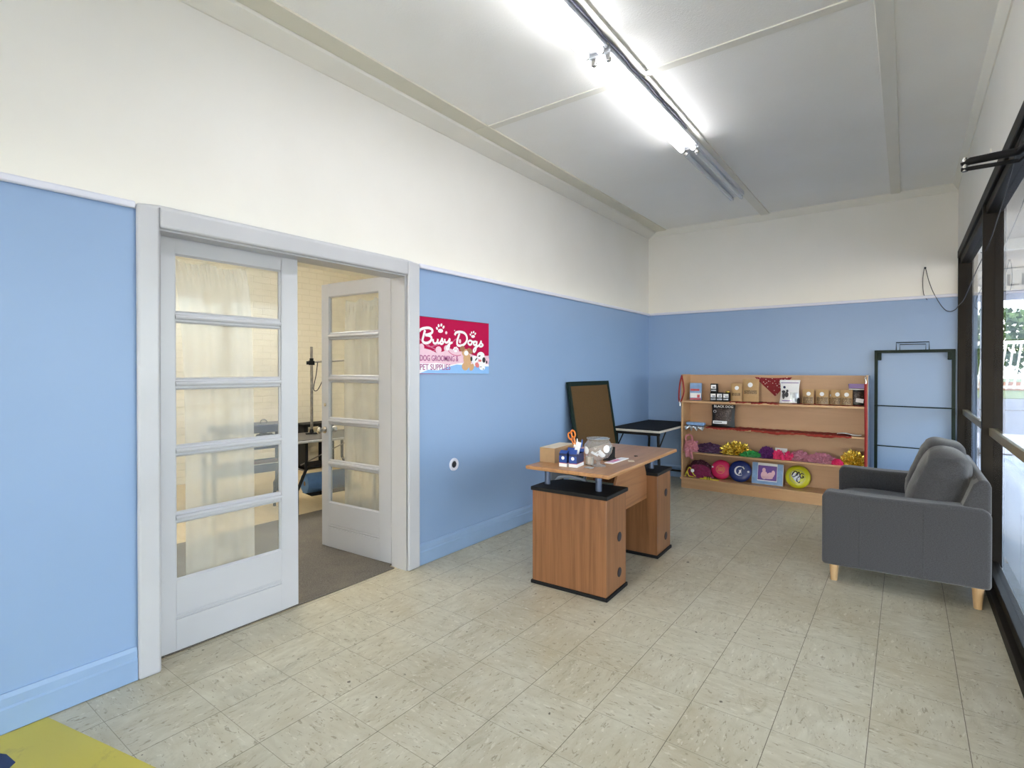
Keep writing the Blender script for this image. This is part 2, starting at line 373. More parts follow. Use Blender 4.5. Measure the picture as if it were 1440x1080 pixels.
def tag(o, label, cat, group=None, kind=None):
    o['label'] = label; o['category'] = cat
    if group: o['group'] = group
    if kind: o['kind'] = kind
    return o
def thing(name, label, cat, loc=(0, 0, 0), rz=0, group=None, rot=None):
    o = bpy.data.objects.new(name, None); C.objects.link(o); o.location = loc; o.rotation_euler = rot or (0, 0, rz)
    o.empty_display_size = .1
    return tag(o, label, cat, group)
def struct(name, mb, mat, **kw):
    o = mb.build(name, mat, **kw); o['kind'] = 'structure'; return o
def dup(root, loc, rz, label, group=None):
    r = root.copy(); C.objects.link(r); r.location = loc; r.rotation_euler = (0, 0, rz); r['label'] = label
    if group: r['group'] = group
    for ch in list(root.children):
        c = ch.copy(); C.objects.link(c); c.parent = r
        for g in ch.children:
            d = g.copy(); C.objects.link(d); d.parent = c
    return r
def catmull(pts, n=6, closed=False):
    P = [Vector(p) for p in pts]; out = []; m = len(P)
    for i in range(m if closed else m-1):
        if closed: p0, p1, p2, p3 = P[(i-1) % m], P[i], P[(i+1) % m], P[(i+2) % m]
        else: p0, p1, p2, p3 = P[max(i-1, 0)], P[i], P[i+1], P[min(i+2, m-1)]
        for k in range(n):
            t = k/n; out.append(.5*((2*p1)+(p2-p0)*t+(2*p0-5*p1+4*p2-p3)*t*t+(3*p1-p0-3*p2+p3)*t*t*t))
    if not closed: out.append(P[-1])
    return out
def text_into(mb, body, size, T, sx=1.0, ext=.0004, bold=0):
    cu = bpy.data.curves.new('t', 'FONT'); cu.body = body; cu.size = size; cu.extrude = ext; cu.offset = bold; cu.resolution_u = 3
    o = bpy.data.objects.new('t', cu); C.objects.link(o)
    dg = bpy.context.evaluated_depsgraph_get(); dg.update(); me = bpy.data.meshes.new_from_object(o.evaluated_get(dg))
    vs = [(v.co.x*sx, v.co.y, v.co.z) for v in me.vertices]; fs = [tuple(p.vertices) for p in me.polygons]
    mb.raw(vs, fs, T); bpy.data.objects.remove(o); bpy.data.curves.remove(cu); bpy.data.meshes.remove(me)
# (u, v, w) frames: u right, v up, w towards the viewer
def frame_left(x, y, z): return Matrix(((0, 0, 1, x), (1, 0, 0, y), (0, 1, 0, z), (0, 0, 0, 1)))     # on the left wall
def frame_back(x, y, z, tilt=0):
    return Matrix.Translation((x, y, z)) @ Matrix.Rotation(-tilt, 4, 'X') @ Matrix(((1, 0, 0, 0), (0, 0, -1, 0), (0, 1, 0, 0), (0, 0, 0, 1)))

# ------------------------------------------------------------------ the shell
LX, RX, BY, FY, CZ = 0.0, 3.2, 6.86, -4.6, 3.24
D0, D1, DT = 1.008, 2.53, 2.055          # door opening along Y and its head
struct('floor', MB().box(-.095, FY, -.1, RX+.12, BY+.1, 0), 'floor')
struct('floor_rear_room', MB().box(-4.4, -1.0, -.1, -.095, 6.0, 0), 'lino')
m = MB(); m.box(LX, FY, CZ, RX+.15, BY+.1, CZ+.1); struct('ceiling', m, 'ceil')
m = MB()
m.box(-.15, FY, 0, 0, D0, CZ); m.box(-.15, D1, 0, 0, BY+.1, CZ); m.box(-.15, D0, DT, 0, D1, CZ)
struct('wall_left', m, 'wall')
struct('wall_back', MB().box(0, BY, 0, RX+.15, BY+.1, CZ), 'wall')
m = MB(); m.box(-.15, FY-.1, 0, .35, FY, CZ); m.box(3.05, FY-.1, 0, RX+.15, FY, CZ); m.box(.35, FY-.1, 2.6, 3.05, FY, CZ); m.box(.35, FY-.1, 0, 3.05, FY, .12)
struct('wall_front', m, 'wall')
m = MB(); m.box(RX, FY, 2.57, RX+.15, BY, CZ); m.box(RX, FY, 0, RX+.15, -1.2, 2.57); struct('wall_right', m, 'wall')
# rear room shell
struct('wall_rear_room_far', MB().box(-4.4, -1.0, 0, -4.3, 6.0, 2.9), 'brick')
m = MB(); m.box(-4.4, 5.9, 0, -.15, 6.0, 2.9); struct('wall_rear_room_end', m, 'brick')
m = MB(); m.box(-4.4, -1.1, 0, -.15, -1.0, 2.9); struct('wall_rear_room_near', m, 'brick')
struct('ceiling_rear', MB().box(-4.4, -1.1, 2.9, -.15, 6.0, 3.0), 'ceil')
# skirting boards
def skirting(name, a, b, inward):
    m = MB(); L = (Vector(b)-Vector(a)).length
    prof = [(0, .018), (.018, .018), (.018, .095), (.013, .103), (.013, .135), (.006, .152), (0, .152)]
    d = (Vector(b)-Vector(a)).normalized(); w = Vector(inward)
    T = Matrix(((w.x, 0, d.x, a[0]), (w.y, 0, d.y, a[1]), (0, 1, 0, 0), (0, 0, 0, 1)))
    prof = [(p, q if i else 0.004) for i, (p, q) in enumerate(prof)]
    prof[1] = (.018, .004)
    m.prism(prof, 0, L, T); bmesh.ops.recalc_face_normals(m.bm, faces=m.bm.faces); return struct(name, m, 'bluetrim')
skirting('baseboard_left_near', (0, FY), (0, .915), (1, 0))
skirting('baseboard_left', (0, 2.642), (0, BY), (1, 0))
skirting('baseboard_back', (0, BY), (RX, BY), (0, -1))
# dado rails
def rail(name, x0, y0, x1, y1):
    m = MB(); m.box(x0, y0, 2.122, x1, y1, 2.155); struct(name, m, 'lilac', bevel=.008)
rail('trim_dado_left_near', 0, FY, .022, .915)
rail('trim_dado_left', 0, 2.642, .022, BY)
rail('trim_dado_back', .022, BY-.022, RX, BY)
# cornices and ceiling strips
m = MB()
m.prism([(0, 3.158), (.012, 3.158), (.03, 3.17), (.105, 3.215), (.118, CZ), (0, CZ)], FY, BY, Matrix(((1, 0, 0, 0), (0, 0, 1, 0), (0, 1, 0, 0), (0, 0, 0, 1))))
bmesh.ops.recalc_face_normals(m.bm, faces=m.bm.faces); struct('trim_cornice_left', m, 'cream')
m = MB(); m.box(.118, FY, 3.228, .255, 3.10, CZ); m.box(.118, 3.104, 3.228, .255, BY-.04, CZ); struct('trim_strip_left', m, 'beige')
m = MB(); m.prism([(BY, 3.168), (BY-.008, 3.168), (BY-.045, CZ), (BY, CZ)], .02, RX, Matrix(((0, 0, 1, 0), (1, 0, 0, 0), (0, 1, 0, 0), (0, 0, 0, 1))))
bmesh.ops.recalc_face_normals(m.bm, faces=m.bm.faces); struct('trim_cornice_back', m, 'cream')
m = MB(); m.prism([(RX, 3.18), (RX-.008, 3.18), (RX-.045, CZ), (RX, CZ)], FY, BY, Matrix(((1, 0, 0, 0), (0, 0, 1, 0), (0, 1, 0, 0), (0, 0, 0, 1))))
bmesh.ops.recalc_face_normals(m.bm, faces=m.bm.faces); struct('trim_cornice_right', m, 'cream')
struct('trim_strip_right', MB().box(2.655, FY, 3.228, 2.738, BY-.04, CZ), 'cream', bevel=.003)
m = MB(); m.box(1.405, FY, 3.226, 1.503, 3.125, CZ); m.box(1.405, 3.175, 3.226, 1.497, BY-.04, CZ); struct('trim_strip_middle', m, 'cream')
m = MB(); m.box(.255, 3.125, 3.233, 1.405, 3.185, CZ); m.box(1.405, 3.125, 3.232, 2.655, 3.185, CZ); struct('trim_strip_cross', m, 'cream')
m = MB(); m.box(.255, .7, 3.233, 2.655, .76, CZ); struct('trim_strip_cross_near', m, 'cream')
# door casing
m = MB()
m.box(0, .917, 0, .028, D0, 2.15); m.box(0, D1, 0, .028, 2.64, 2.15); m.box(0, D0, DT, .028, D1, 2.15)
struct('trim_door_casing', m, 'white', bevel=.012, seg=3)
m = MB(); m.box(-.15, D0-.012, .0, .004, D0+.002, DT); m.box(-.15, D1-.002, 0, .004, D1+.012, DT); m.box(-.15, D0, DT-.008, .004, D1, DT+.01)
struct('trim_door_jamb', m, 'white')

# ------------------------------------------------------------------ French doors
ZP = [(1.97, 1.684), (1.639, 1.353), (1.308, 1.022), (.977, .691), (.646, .36)]
def leaf(name, W, s0, s1, root_loc, rz, label, flip=False):
    """local: x along the width 0..W, front face at y=0, back at y=.036"""
    root = thing(name, label, 'door', root_loc, rz); root['kind'] = 'structure'
    T = .036; m = MB()
    m.box(0, 0, .012, s0, T, 2.07); m.box(W-s1, 0, .012, W, T, 2.07)
    m.box(s0, 0, 1.97, W-s1, T, 2.07)
    m.box(s0, 0, .19, W-s1, T, .36); m.box(s0, 0, .012, W-s1, T, .165)
    m.box(s0, .004, .165, W-s1, T, .19)
    for i in range(4):
        a, b = ZP[i][1], ZP[i+1][0]
        m.box(s0, .006, b, W-s1, T-.006, a)
    o = m.build('leaf_frame', 'white', root, bevel=.0025)
    g = MB()
    for yy in (0.0, T):
        s = -1 if yy == 0 else 1
        for i in range(4):
            a, b = ZP[i][1], ZP[i+1][0]; zc = (a+b)/2
            g.tube([(s0, yy-s*.004, zc), (W-s1, yy-s*.004, zc)], .0125, 8)
        for za in (.178, .172): pass
    g.tube([(s0+.0, .003, .178), (W-s1, .003, .178)], .0045, 6)
    # sloped glazing beads round the glass
    for (zt, zb) in ZP:
        for (a, b) in (((s0, zt), (W-s1, zt)), ((s0, zb), (W-s1, zb)), ((s0, zb), (s0, zt)), ((W-s1, zb), (W-s1, zt))):
            g.tube([(a[0], .012, a[1]), (b[0], .012, b[1])], .008, 4)
    g.build('glazing_bead', 'white', root, smooth=True)
    for (zt, zb) in ZP:
        q = MB(); q.box(s0-.004, .017, zb-.004, W-s1+.004, .020, zt+.004); q.build('glass_pane', 'doorglass', root)
    return root
# left leaf, closed in the plane of the wall (front face looks to +X)
dl = leaf('door_1', .762, .105, .105, (-.098, D0+.004, 0), R(90), 'closed white French door leaf with five dusty panes, left of the opening')
# right leaf, swung open into the rear room
dr = leaf('door_2', .775, .085, .125, (-.935, 2.492, 0), R(3.2), 'open white French door leaf with five panes and a nickel knob, right of the opening')
def knob(parent, x, z, ysign, y0):
    m = MB(); T = Matrix.Translation((x, y0, z)) @ Matrix.Rotation(R(90*(1 if ysign < 0 else -1)), 4, 'X')
    m.lathe([(.027, 0), (.027, .004), (.012, .008), (.010, .028), (.020, .036), (.027, .048), (.026, .060), (.016, .068), (0, .070)], seg=24, T=T)
    m.build('door_knob', 'chrome', parent, smooth=True)
knob(dr, .040, .925, -1, 0); knob(dr, .040, .925, 1, .036)
m = MB(); m.lathe([(.014, 0), (.014, .004), (.008, .006), (0, .006)], seg=16, T=Matrix.Translation((.045, 0, 1.125)) @ Matrix.Rotation(R(90), 4, 'X')); m.build('lock_cylinder', 'chrome', dr, smooth=True)
for z in (.25, 1.80):
    m = MB(); m.cyl((.781, -.004, z-.045), (.781, -.004, z+.045), .006); m.cyl((.781, -.004, z-.052), (.781, -.004, z-.046), .008); m.build('hinge', 'white', dr, smooth=True)
# sheer curtains on the backs of the leaves
def curtain(name, label, P, top, bot, u0t, u1t, u0b, u1b, seed):
    m = MB()
    def f(u, v):
        z = bot+(top-bot)*v; gather = max(0, (v-.93)/.07)
        ue = lambda a, b: a+(b-a)*v**6
        x = ue(u0b, u0t)+(ue(u1b, u1t)-ue(u0b, u0t))*u
        w = .016*math.sin(u*13+seed+.8*v)*(.45+.55*v)+.004*math.sin(u*29+seed*2)+.012*gather*math.sin(u*90)
        return P(x, .016+w, z-.02*gather*abs(math.sin(u*7)))
    m.sheet(f, 90, 40); o = m.build(name, 'sheer', smooth=True)
    return tag(o, label, 'curtain', )
curtain('sheer_curtain', 'sheer white curtain hanging behind the panes of the closed left door leaf', lambda x, d, z: Vector((-.142-d, x, z)), 1.96, .30, 1.13, 1.51, 1.19, 1.545, 1)
ca, sa = math.cos(R(3.2)), math.sin(R(3.2))
curtain('sheer_curtain', 'sheer white curtain hanging behind the panes of the open right door leaf', lambda x, d, z: Vector((-.935+x*ca-(.044+d)*sa, 2.492+x*sa+(.044+d)*ca, z)), 1.94, .28, .235, .60, .205, .60, 4)

# ------------------------------------------------------------------ shopfront window
m = MB(); m.box(RX-.004, -1.2, 2.50, 3.30, BY, 2.572); m.box(3.215, -1.2, 2.44, 3.30, BY, 2.50)
win = m.build('window_1', 'bronze', bevel=.004); win['kind'] = 'structure'
m = MB(); m.box(RX-.002, -1.2, 0, 3.30, BY, .07); m.box(3.225, -1.2, .07, 3.29, BY, .125); m.build('window_sill', 'bronze', win, bevel=.004)
for (ya, yb) in ((BY-.05, BY), (4.735, 4.785), (2.93, 2.985), (1.0, 1.05), (-1.2, -1.15)):
    m = MB(); m.box(RX, ya, .07, 3.305, yb, 2.50); m.build('mullion', 'bronze', win, bevel=.003)
spans = ((4.785, BY-.05), (2.985, 4.735), (1.05, 2.93), (-1.15, 1.0))
for (ya, yb) in spans:
    m = MB(); m.box(3.258, ya, .12, 3.264, yb, 2.45); m.build('window_pane', 'shopglass', win)
    m = MB(); m.box(3.236, ya, .962, 3.258, yb, 1.012); m.build('mid_rail', 'olive', win, bevel=.003)

# unseen window added behind the camera to let in frontal fill light
m = MB(); m.box(.35, FY-.08, .12, 3.05, FY-.02, .18); m.box(.35, FY-.08, 2.54, 3.05, FY-.02, 2.6)
for x in (.35, 1.24, 2.12, 2.99): m.box(x, FY-.08, .18, x+.06, FY-.02, 2.54)
w2 = m.build('fill_window', 'bronze'); w2['kind'] = 'structure'
for x in (.41, 1.30, 2.18): m = MB(); m.box(x, FY-.053, .18, x+.83, FY-.047, 2.54); m.build('window_pane', 'clearglass', w2)

# ------------------------------------------------------------------ wall sign
SF = frame_left(0, 0, 0)
def sy(px):
    a = (px-720)/748.; return 2.79*(.8036+.5952*a)/(.5952-.8036*a)
def S(x, y):
    top = 145+(x-180)*.114; bot = 955-(x-180)*.01
    return (sy(570+x/9.815), 1.784-(y-top)/(bot-top)*.414)
sg = thing('wall_sign', 'magenta shop sign with white script lettering and puppies on the blue wall beside the doors', 'sign', (.001, 0, 0))
X0, X1 = 2.6415, S(1145, 500)[0]
def layer(d): return d, d+.0008
m = MB(); m.prism([(X0, 1.37), (X1, 1.37), (X1, 1.784), (X0, 1.784)], 0, .005, frame_left(0, 0, 0)); m.build('sign_panel', 'magenta', sg)
m = MB(); T = frame_left(0, 0, 0)
m.prism([(X0, 1.784), (X1, 1.784), (X1, 1.781), (X0, 1.781)], .0052, .0060, T)
m.build('top_edge', 'ink', sg)
def blob(m, cx, cy, rx, ry, d, rot=0, n=20):
    pts = []
    for k in range(n):
        t = -2*PI*k/n; a, b = rx*math.cos(t), ry*math.sin(t)
        pts.append(S(cx+a*math.cos(rot)-b*math.sin(rot), cy+a*math.sin(rot)+b*math.cos(rot)))
    pts = [(max(p[0], X0), p[1]) for p in pts]
    m.prism(pts, d, d+.0006, T)
m = MB()
m.prism([S(182, 610), S(260, 600), S(340, 620), S(430, 665), S(520, 640), S(610, 600), S(700, 640), S(800, 640), S(900, 680), S(1000, 720), S(1143, 700), S(1143, 946), S(182, 946)], .0052, .0058, T)
for c in ((215, 590, 38, 60), (450, 620, 42, 50), (560, 600, 34, 46), (690, 640, 45, 60), (1090, 760, 60, 60)): blob(m, *c, .0054)
m.build('bubble_print', 'sign_pink', sg)
m = MB()
for st in ([(185, 460), (240, 520), (320, 575), (400, 560), (470, 530)], [(300, 545), (345, 580), (400, 610), (380, 640)], [(640, 520), (690, 470), (740, 500), (760, 540)], [(560, 600), (620, 670), (700, 700), (760, 690)]):
    m.tube([Vector((*S(*p), 0)) for p in catmull([(a, b, 0) for a, b in st], 5) for p in [(p[0], p[1])]], .0035, 6, flat=T @ Matrix.Translation((0, 0, .0062)) @ Matrix.Diagonal((1, 1, .12, 1)))
m.build('swirl_print', 'sign_mid', sg)
m = MB(); m.prism([S(182, 805), S(300, 810), S(420, 800), S(620, 830), S(760, 800), S(1143, 820), S(1143, 948), S(182, 948)], .0060, .0066, T)
m.build('white_band', 'sign_white', sg)
m = MB(); m.prism([S(182, 948), S(310, 895), S(440, 905), S(600, 850), S(700, 822), S(1000, 850), S(1143, 850), S(1143, 949)], .0068, .0074, T)
m.build('blue_band', 'sign_blue', sg)
letters = {
 'B': [[(184, 362), (205, 335), (255, 318), (320, 316), (362, 345), (352, 385), (300, 408), (268, 412), (330, 425), (352, 462), (330, 505), (280, 525), (238, 512), (228, 480), (240, 430), (262, 345)]],
 'u': [[(372, 470), (378, 515), (402, 532), (430, 510), (440, 468)], [(440, 468), (436, 515), (455, 532)]],
 's': [[(455, 532), (480, 500), (500, 460), (498, 490), (515, 515), (492, 538), (468, 528)]],
 'y': [[(535, 468), (536, 505), (560, 520), (585, 500), (603, 462)], [(603, 462), (600, 530), (592, 590), (570, 618), (560, 590), (590, 545), (640, 515)]],
 'D': [[(672, 415), (690, 382), (740, 370), (800, 385), (835, 430), (838, 490), (805, 540), (755, 562), (712, 552), (705, 500), (722, 440), (738, 392)]],
 'o': [[(885, 488), (862, 502), (858, 530), (880, 550), (905, 535), (905, 505), (888, 488)], [(905, 505), (935, 510)]],
 'g': [[(965, 505), (942, 508), (932, 535), (948, 555), (968, 540), (978, 500)], [(978, 500), (972, 560), (960, 625), (938, 650), (930, 625), (955, 590), (1005, 560)]],
 'z': [[(1005, 560), (1025, 530), (1036, 500), (1040, 530), (1062, 552), (1042, 572), (1012, 572)]],
}
for k, sts in letters.items():
    m = MB(); r = .0098 if k in 'BD' else .0082
    for st in sts:
        pts = [Vector((*S(p.x, p.y), 0)) for p in catmull([(a, b, 0) for a, b in st], 5)]
        m.tube(pts, r, 8, flat=T @ Matrix.Translation((0, 0, .0075)) @ Matrix.Diagonal((1, 1, .16, 1)))
    m.build('script_letter', 'sign_white', sg, smooth=True)
def paw(cx, cy, s):
    m = MB(); blob(m, cx, cy+22*s, 30*s, 24*s, .0066)
    for dx, dy, a in ((-42, -8, -.3), (-22, -40, -.1), (10, -48, .1), (36, -22, .3)): blob(m, cx+dx*s, cy+dy*s, 11*s, 19*s, .0066, a)
    m.build('paw_print', 'sign_white', sg)
paw(476, 330, 1.15); paw(925, 415, .85); paw(685, 620, .7)
for a in ((555, 383, 15, 22, .0066), (672, 352, 7, 10, .0066), (745, 500, 16, 30, .006)):
    m = MB(); blob(m, *a); m.build('pink_dot', 'sign_pink', sg)
for body, (x, y), h in (('DOG GROOMING &', (186, 770), 0), ('PET SUPPLIES', (186, 897), 0)):
    m = MB(); a = S(x, y); wpx = 716 if 'DOG' in body else 605
    size = .060; cu_w = (S(wpx, y)[0]-a[0])
    tmp = MB(); text_into(tmp, body, size, Matrix()); xs = [v.co.x for v in tmp.bm.verts]; w0 = max(xs)-min(xs); tmp.bm.free()
    text_into(m, body, size, T @ Matrix.Translation((a[0], a[1], .0082)), sx=cu_w/w0, bold=.0004)
    m.build('lettering', 'sign_text', sg)
# puppies
m = MB(); blob(m, 845, 760, 52, 112, .0074, -.12); blob(m, 815, 850, 45, 55, .0078); blob(m, 905, 860, 30, 50, .0081, .3); blob(m, 820, 660, 50, 52, .0085); m.build('puppy_body', 'tan', sg)
m = MB(); blob(m, 775, 605, 34, 40, .009, .3); blob(m, 878, 635, 30, 46, .009, -.6); m.build('puppy_ear', 'brown', sg)
m = MB(); blob(m, 828, 665, 30, 34, .0092); m.build('puppy_muzzle', 'sign_white', sg)
m = MB(); blob(m, 1030, 700, 52, 52, .0076); blob(m, 945, 755, 48, 55, .0079); blob(m, 1045, 800, 50, 55, .0082); blob(m, 1050, 870, 40, 30, .0085); m.build('spotted_puppy', 'sign_white', sg)
for a in ((1072, 760, 22, 38, .009), (900, 745, 14, 34, .009), (1010, 705, 16, 10, .009, -.5), (965, 750, 8, 26, .009, .6), (1110, 790, 10, 22, .009), (1030, 855, 7, 7, .009), (1065, 885, 7, 7, .009)):
    m = MB(); blob(m, *a); m.build('black_spot', 'ink', sg)
m = MB(); blob(m, 978, 830, 26, 38, .0095, -.4); blob(m, 1018, 770, 20, 16, .0095); m.build('pink_tongue', 'tongue', sg)

# round blue pipe hole cover on the left wall
t = thing('wall_ring', 'small round blue ring with a dark hole low on the left wall below the sign', 'wall fitting', (0, 3.015, .673))
m = MB(); Tr = Matrix.Rotation(R(90), 4, 'Y')
m.lathe([(.026, 0), (.026, .006), (.040, .012), (.048, .008), (.050, 0)], seg=28, T=Tr); m.build('flange', 'lilac', t, smooth=True)
m = MB(); m.lathe([(.026, .001), (.026, .004), (0, .004)], seg=24, T=Tr); m.build('hole', 'ink', t)

# ------------------------------------------------------------------ fluorescent lights
def light(y0, y1, lit, label):
    t = thing('fluorescent_light', label, 'ceiling light', (1.385, y0, 3.24), 0, None); L = y1-y0
    m = MB(); m.box(-.066, 0, -.012, .066, L, 0); m.prism([(-.066, -.012), (-.068, -.056), (-.055, -.058), (.055, -.058), (.068, -.056), (.066, -.012)], 0, L, Matrix(((1, 0, 0, 0), (0, 0, 1, 0), (0, 1, 0, 0), (0, 0, 0, 1))))
    bmesh.ops.recalc_face_normals(m.bm, faces=m.bm.faces)
    m.build('batten', 'lamp_body', t)
    for sx in (-.045, .045):
        m = MB(); m.tube([(sx, .035, -.082), (sx, .05, -.082), (sx, L-.05, -.082), (sx, L-.035, -.082)], .019, 16); m.build('tube', 'tube' if lit else 'tubeoff', t, smooth=True)
        for ya in (.012, L-.034):
            m = MB(); m.box(sx-.012, ya, -.095, sx+.012, ya+.018, -.04); m.cyl((sx, ya+.009, -.082), (sx, ya+(.022 if ya < .1 else -.004), -.082), .0175); m.build('lamp_holder', 'chrome', t, bevel=.003)
light(1.17, 2.69, True, 'lit twin-tube fluorescent batten on the ceiling, nearest of the row, cut by the top edge')
light(2.73, 4.28, True, 'lit twin-tube fluorescent batten, middle of the row, between the cut one and the unlit one')
light(4.31, 5.80, False, 'unlit twin-tube fluorescent batten at the far end of the ceiling row')
pts = []
for i in range(41):
    y = -1.0+i*.125; pts.append((1.462+.004*math.sin(i*1.7), y, 3.216+.004*math.sin(i*2.3)))
m = MB(); m.tube(pts, .0065, 6); o = m.build('lighting_cable', 'greycable', smooth=True); tag(o, 'thin grey cable clipped along the ceiling on the right of the fluorescent lights', 'cable')

# ------------------------------------------------------------------ desk
dk = thing('office_desk', 'cherry wood office desk with raised top, black slabs and two box pedestals', 'desk', (1.062, 3.495, 0), R(2.0))
def ped(y0, y1, holes):
    m = MB(); m.box(-.262, y0, .022, .262, y1, .612); p = m.build('pedestal', 'deskwood', dk, bevel=.002)
    m = MB(); m.box(-.272, y0-.008, 0, .272, y1+.008, .022); m.build('plinth', 'black', p, bevel=.003)
    for z in holes:
        m = MB(); m.cyl((.2625, (y0+y1)/2+.045, z), (.2645, (y0+y1)/2+.045, z), .026, seg=24); m.cyl((.2622, (y0+y1)/2+.045, z), (.264, (y0+y1)/2+.045, z), .030, seg=24); m.build('cable_hole', 'ink', p)
    return p
ped(-.600, -.295, (.12, .345)); ped(.295, .600, (.12, .455))
def slab(y0, y1, side):
    pts = [(.272, y0), (.272, y1), (-.13, y1)] if side < 0 else [(.272, y0), (.272, y1)]
    arc = []
    if side < 0:
        for k in range(9): t = k/8*PI/2; arc.append((-.14-.13*math.sin(t), y1-.19+.19*math.cos(t)))
        pts = [(.272, y0), (.272, y1)]+arc+[(-.27, y0)]
    else:
        for k in range(9): t = k/8*PI/2; arc.append((-.27+.13*(1-math.cos(t)), y0+.19-.19*math.sin(t)))
        pts = [(.272, y0), (.272, y1), (-.27, y1)]+arc
    m = MB(); m.prism(pts, .612, .637); m.build('slab_top', 'black', dk, bevel=.004)
slab(-.612, -.28, -1); slab(.28, .612, 1)
for (x, y) in ((-.212, -.49), (.16, -.49), (-.212, .45), (.16, .45)):
    m = MB(); m.cyl((x, y, .637), (x, y, .752), .020, seg=24); m.cyl((x, y, .742), (x, y, .752), .032, seg=24); m.build('riser_post', 'postblue', dk, smooth=True)
m = MB(); m.prism([(-.29, -.643), (.302, -.655), (.302, .64), (-.29, .65)], .752, .776); m.build('desk_top', 'desktop', dk, bevel=.006, seg=3)
m = MB(); m.prism([(-.30, .44), (.30, .44), (.30, .60), (.215, .752), (-.215, .752), (-.30, .60)], 0, .018, Matrix(((0, 0, 1, .165), (1, 0, 0, 0), (0, 1, 0, 0), (0, 0, 0, 1))))
bmesh.ops.recalc_face_normals(m.bm, faces=m.bm.faces); m.build('modesty_panel', 'panelwood', dk, bevel=.002)

# chair tucked behind the desk
ch = thing('office_chair', 'grey chair with a pale floral seat tucked behind the wooden desk', 'chair', (.88, 3.52, 0), R(0))
m = MB(); m.box(-.22, -.17, .49, .20, .17, .545); m.build('seat_cushion', 'cushion', ch, bevel=.02, seg=3)
m = MB(); m.box(-.23, -.18, .455, .21, .18, .49); m.build('seat_pan', 'chairgrey', ch, bevel=.008)
m = MB(); m.cyl((0, 0, .12), (0, 0, .455), .024); m.build('gas_column', 'black', ch, smooth=True)
for k in range(5):
    a = R(18+72*k); m = MB(); e = (.27*math.cos(a), .27*math.sin(a))
    if k == 0: e = (.205, .16)
    m.tube([(0, 0, .15), (e[0]*.5, e[1]*.5, .125), (e[0], e[1], .07)], [.022, .018, .014], 10)
    l = m.build('leg', 'black', ch, smooth=True)
    m = MB(); m.cyl((e[0], e[1]-.011, .026), (e[0], e[1]+.011, .026), .025, seg=16); m.cyl((e[0], e[1], .03), (e[0], e[1], .072), .009); m.build('caster', 'rubber', l, smooth=True)
for s in (-1, 1):
    m = MB(); m.tube(catmull([(-.16, s*.19, .47), (-.16, s*.235, .50), (-.10, s*.24, .62), (.06, s*.24, .635), (.13, s*.235, .60), (.12, s*.2, .47)], 5), .012, 8); m.build('armrest', 'chairgrey', ch, smooth=True)
m = MB(); m.box(-.25, -.17, .56, -.215, .17, .70); m.build('backrest', 'chairgrey', ch, bevel=.015, seg=3)
m = MB(); m.box(-.235, -.03, .46, -.22, .03, .58); m.box(-.235, -.03, .455, -.15, .03, .47); m.build('back_support', 'black', ch)

# ------------------------------------------------------------------ things on the desk (top surface z=.776)
ZT = .7765
t = thing('cardboard_box', 'small brown cardboard box at the left corner of the desk top', 'box', (.845, 3.155, ZT), R(4))
m = MB(); m.box(-.057, -.145, 0, .057, .145, .098); m.build('carton', 'card', t, bevel=.0015)
m = MB(); m.box(-.0565, -.146, .0985, .0565, .146, .0992); m.build('packing_tape', 'tapes', t)
def navy_box(x, y, rz, label, flap):
    t = thing('blue_carton', label, 'box', (x, y, ZT), rz, 'blue cartons on the desk')
    m = MB(); w, d, h = .027, .062, .085
    m.box(-w, -d, 0, w, -d+.002, h); m.box(-w, d-.002, 0, w, d, h); m.box(-w, -d, 0, -w+.002, d, h); m.box(w-.002, -d, 0, w, d, h); m.box(-w, -d, 0, w, d, .002)
    m.build('carton', 'navy', t)
    m = MB(); m.box(-w-.0004, -d-.0005, 0, w+.0004, d+.0005, .022); m.build('white_base_band', 'paper', t)
    m = MB(); m.box(-w-.0006, -d-.0007, .022, w+.0006, d+.0007, .0255); m.build('red_stripe', 'packred', t)
    m = MB(); m.lathe([(.011, 0), (.011, .0006), (0, .0006)], seg=20, T=Matrix.Translation((0, -d-.0008, .056)) @ Matrix.Rotation(R(90), 4, 'X')); m.build('round_emblem', 'paper', t)
    m = MB(); m.box(-w, -d-.0006, .0258, w, -d-.0002, .070); m.build('blue_panel', 'midblue', t)
    m = MB(); m.box(-w, -d, h, w, -d+.0012, h+.03, Matrix.Translation((0, -d, h)) @ Matrix.Rotation(R(flap), 4, 'X') @ Matrix.Translation((0, d, -h))); m.build('flap', 'midblue', t); m = MB()
    m.box(-w, d-.001, h, w, d, h+.025, Matrix.Translation((0, d, h)) @ Matrix.Rotation(R(-40), 4, 'X') @ Matrix.Translation((0, -d, -h)))
    m.build('flap', 'midblue', t)
navy_box(1.012, 3.005, R(6), 'open blue and navy carton beside the cardboard box, left of the pair', -55)
navy_box(1.078, 3.012, R(8), 'open blue and navy carton holding a white leaflet, right of the pair', -20)
m = MB(); m.box(-.017, -.0015, 0, .017, .0015, .160); m.build('leaflet', 'paper'); o = bpy.data.objects['leaflet']; o.location = (1.078, 2.975, ZT+.004); o.rotation_euler = (R(-6), R(11), R(6)); tag(o, 'narrow white folded leaflet standing up out of the right blue carton', 'leaflet')
t = thing('pink_mug', 'pale pink mug holding pens behind the blue cartons', 'mug', (.975, 3.225, ZT))
m = MB(); m.lathe([(.030, 0), (.037, .006), (.039, .09), (.036, .09), (.034, .008), (0, .008)], seg=28); m.build('cup', 'mug', t, smooth=True)
m = MB(); m.tube(catmull([(.037, .0, .075), (.062, .0, .072), (.066, .0, .045), (.055, .0, .022), (.037, .0, .02)], 5), .005, 8); m.build('handle', 'mug', t, smooth=True)
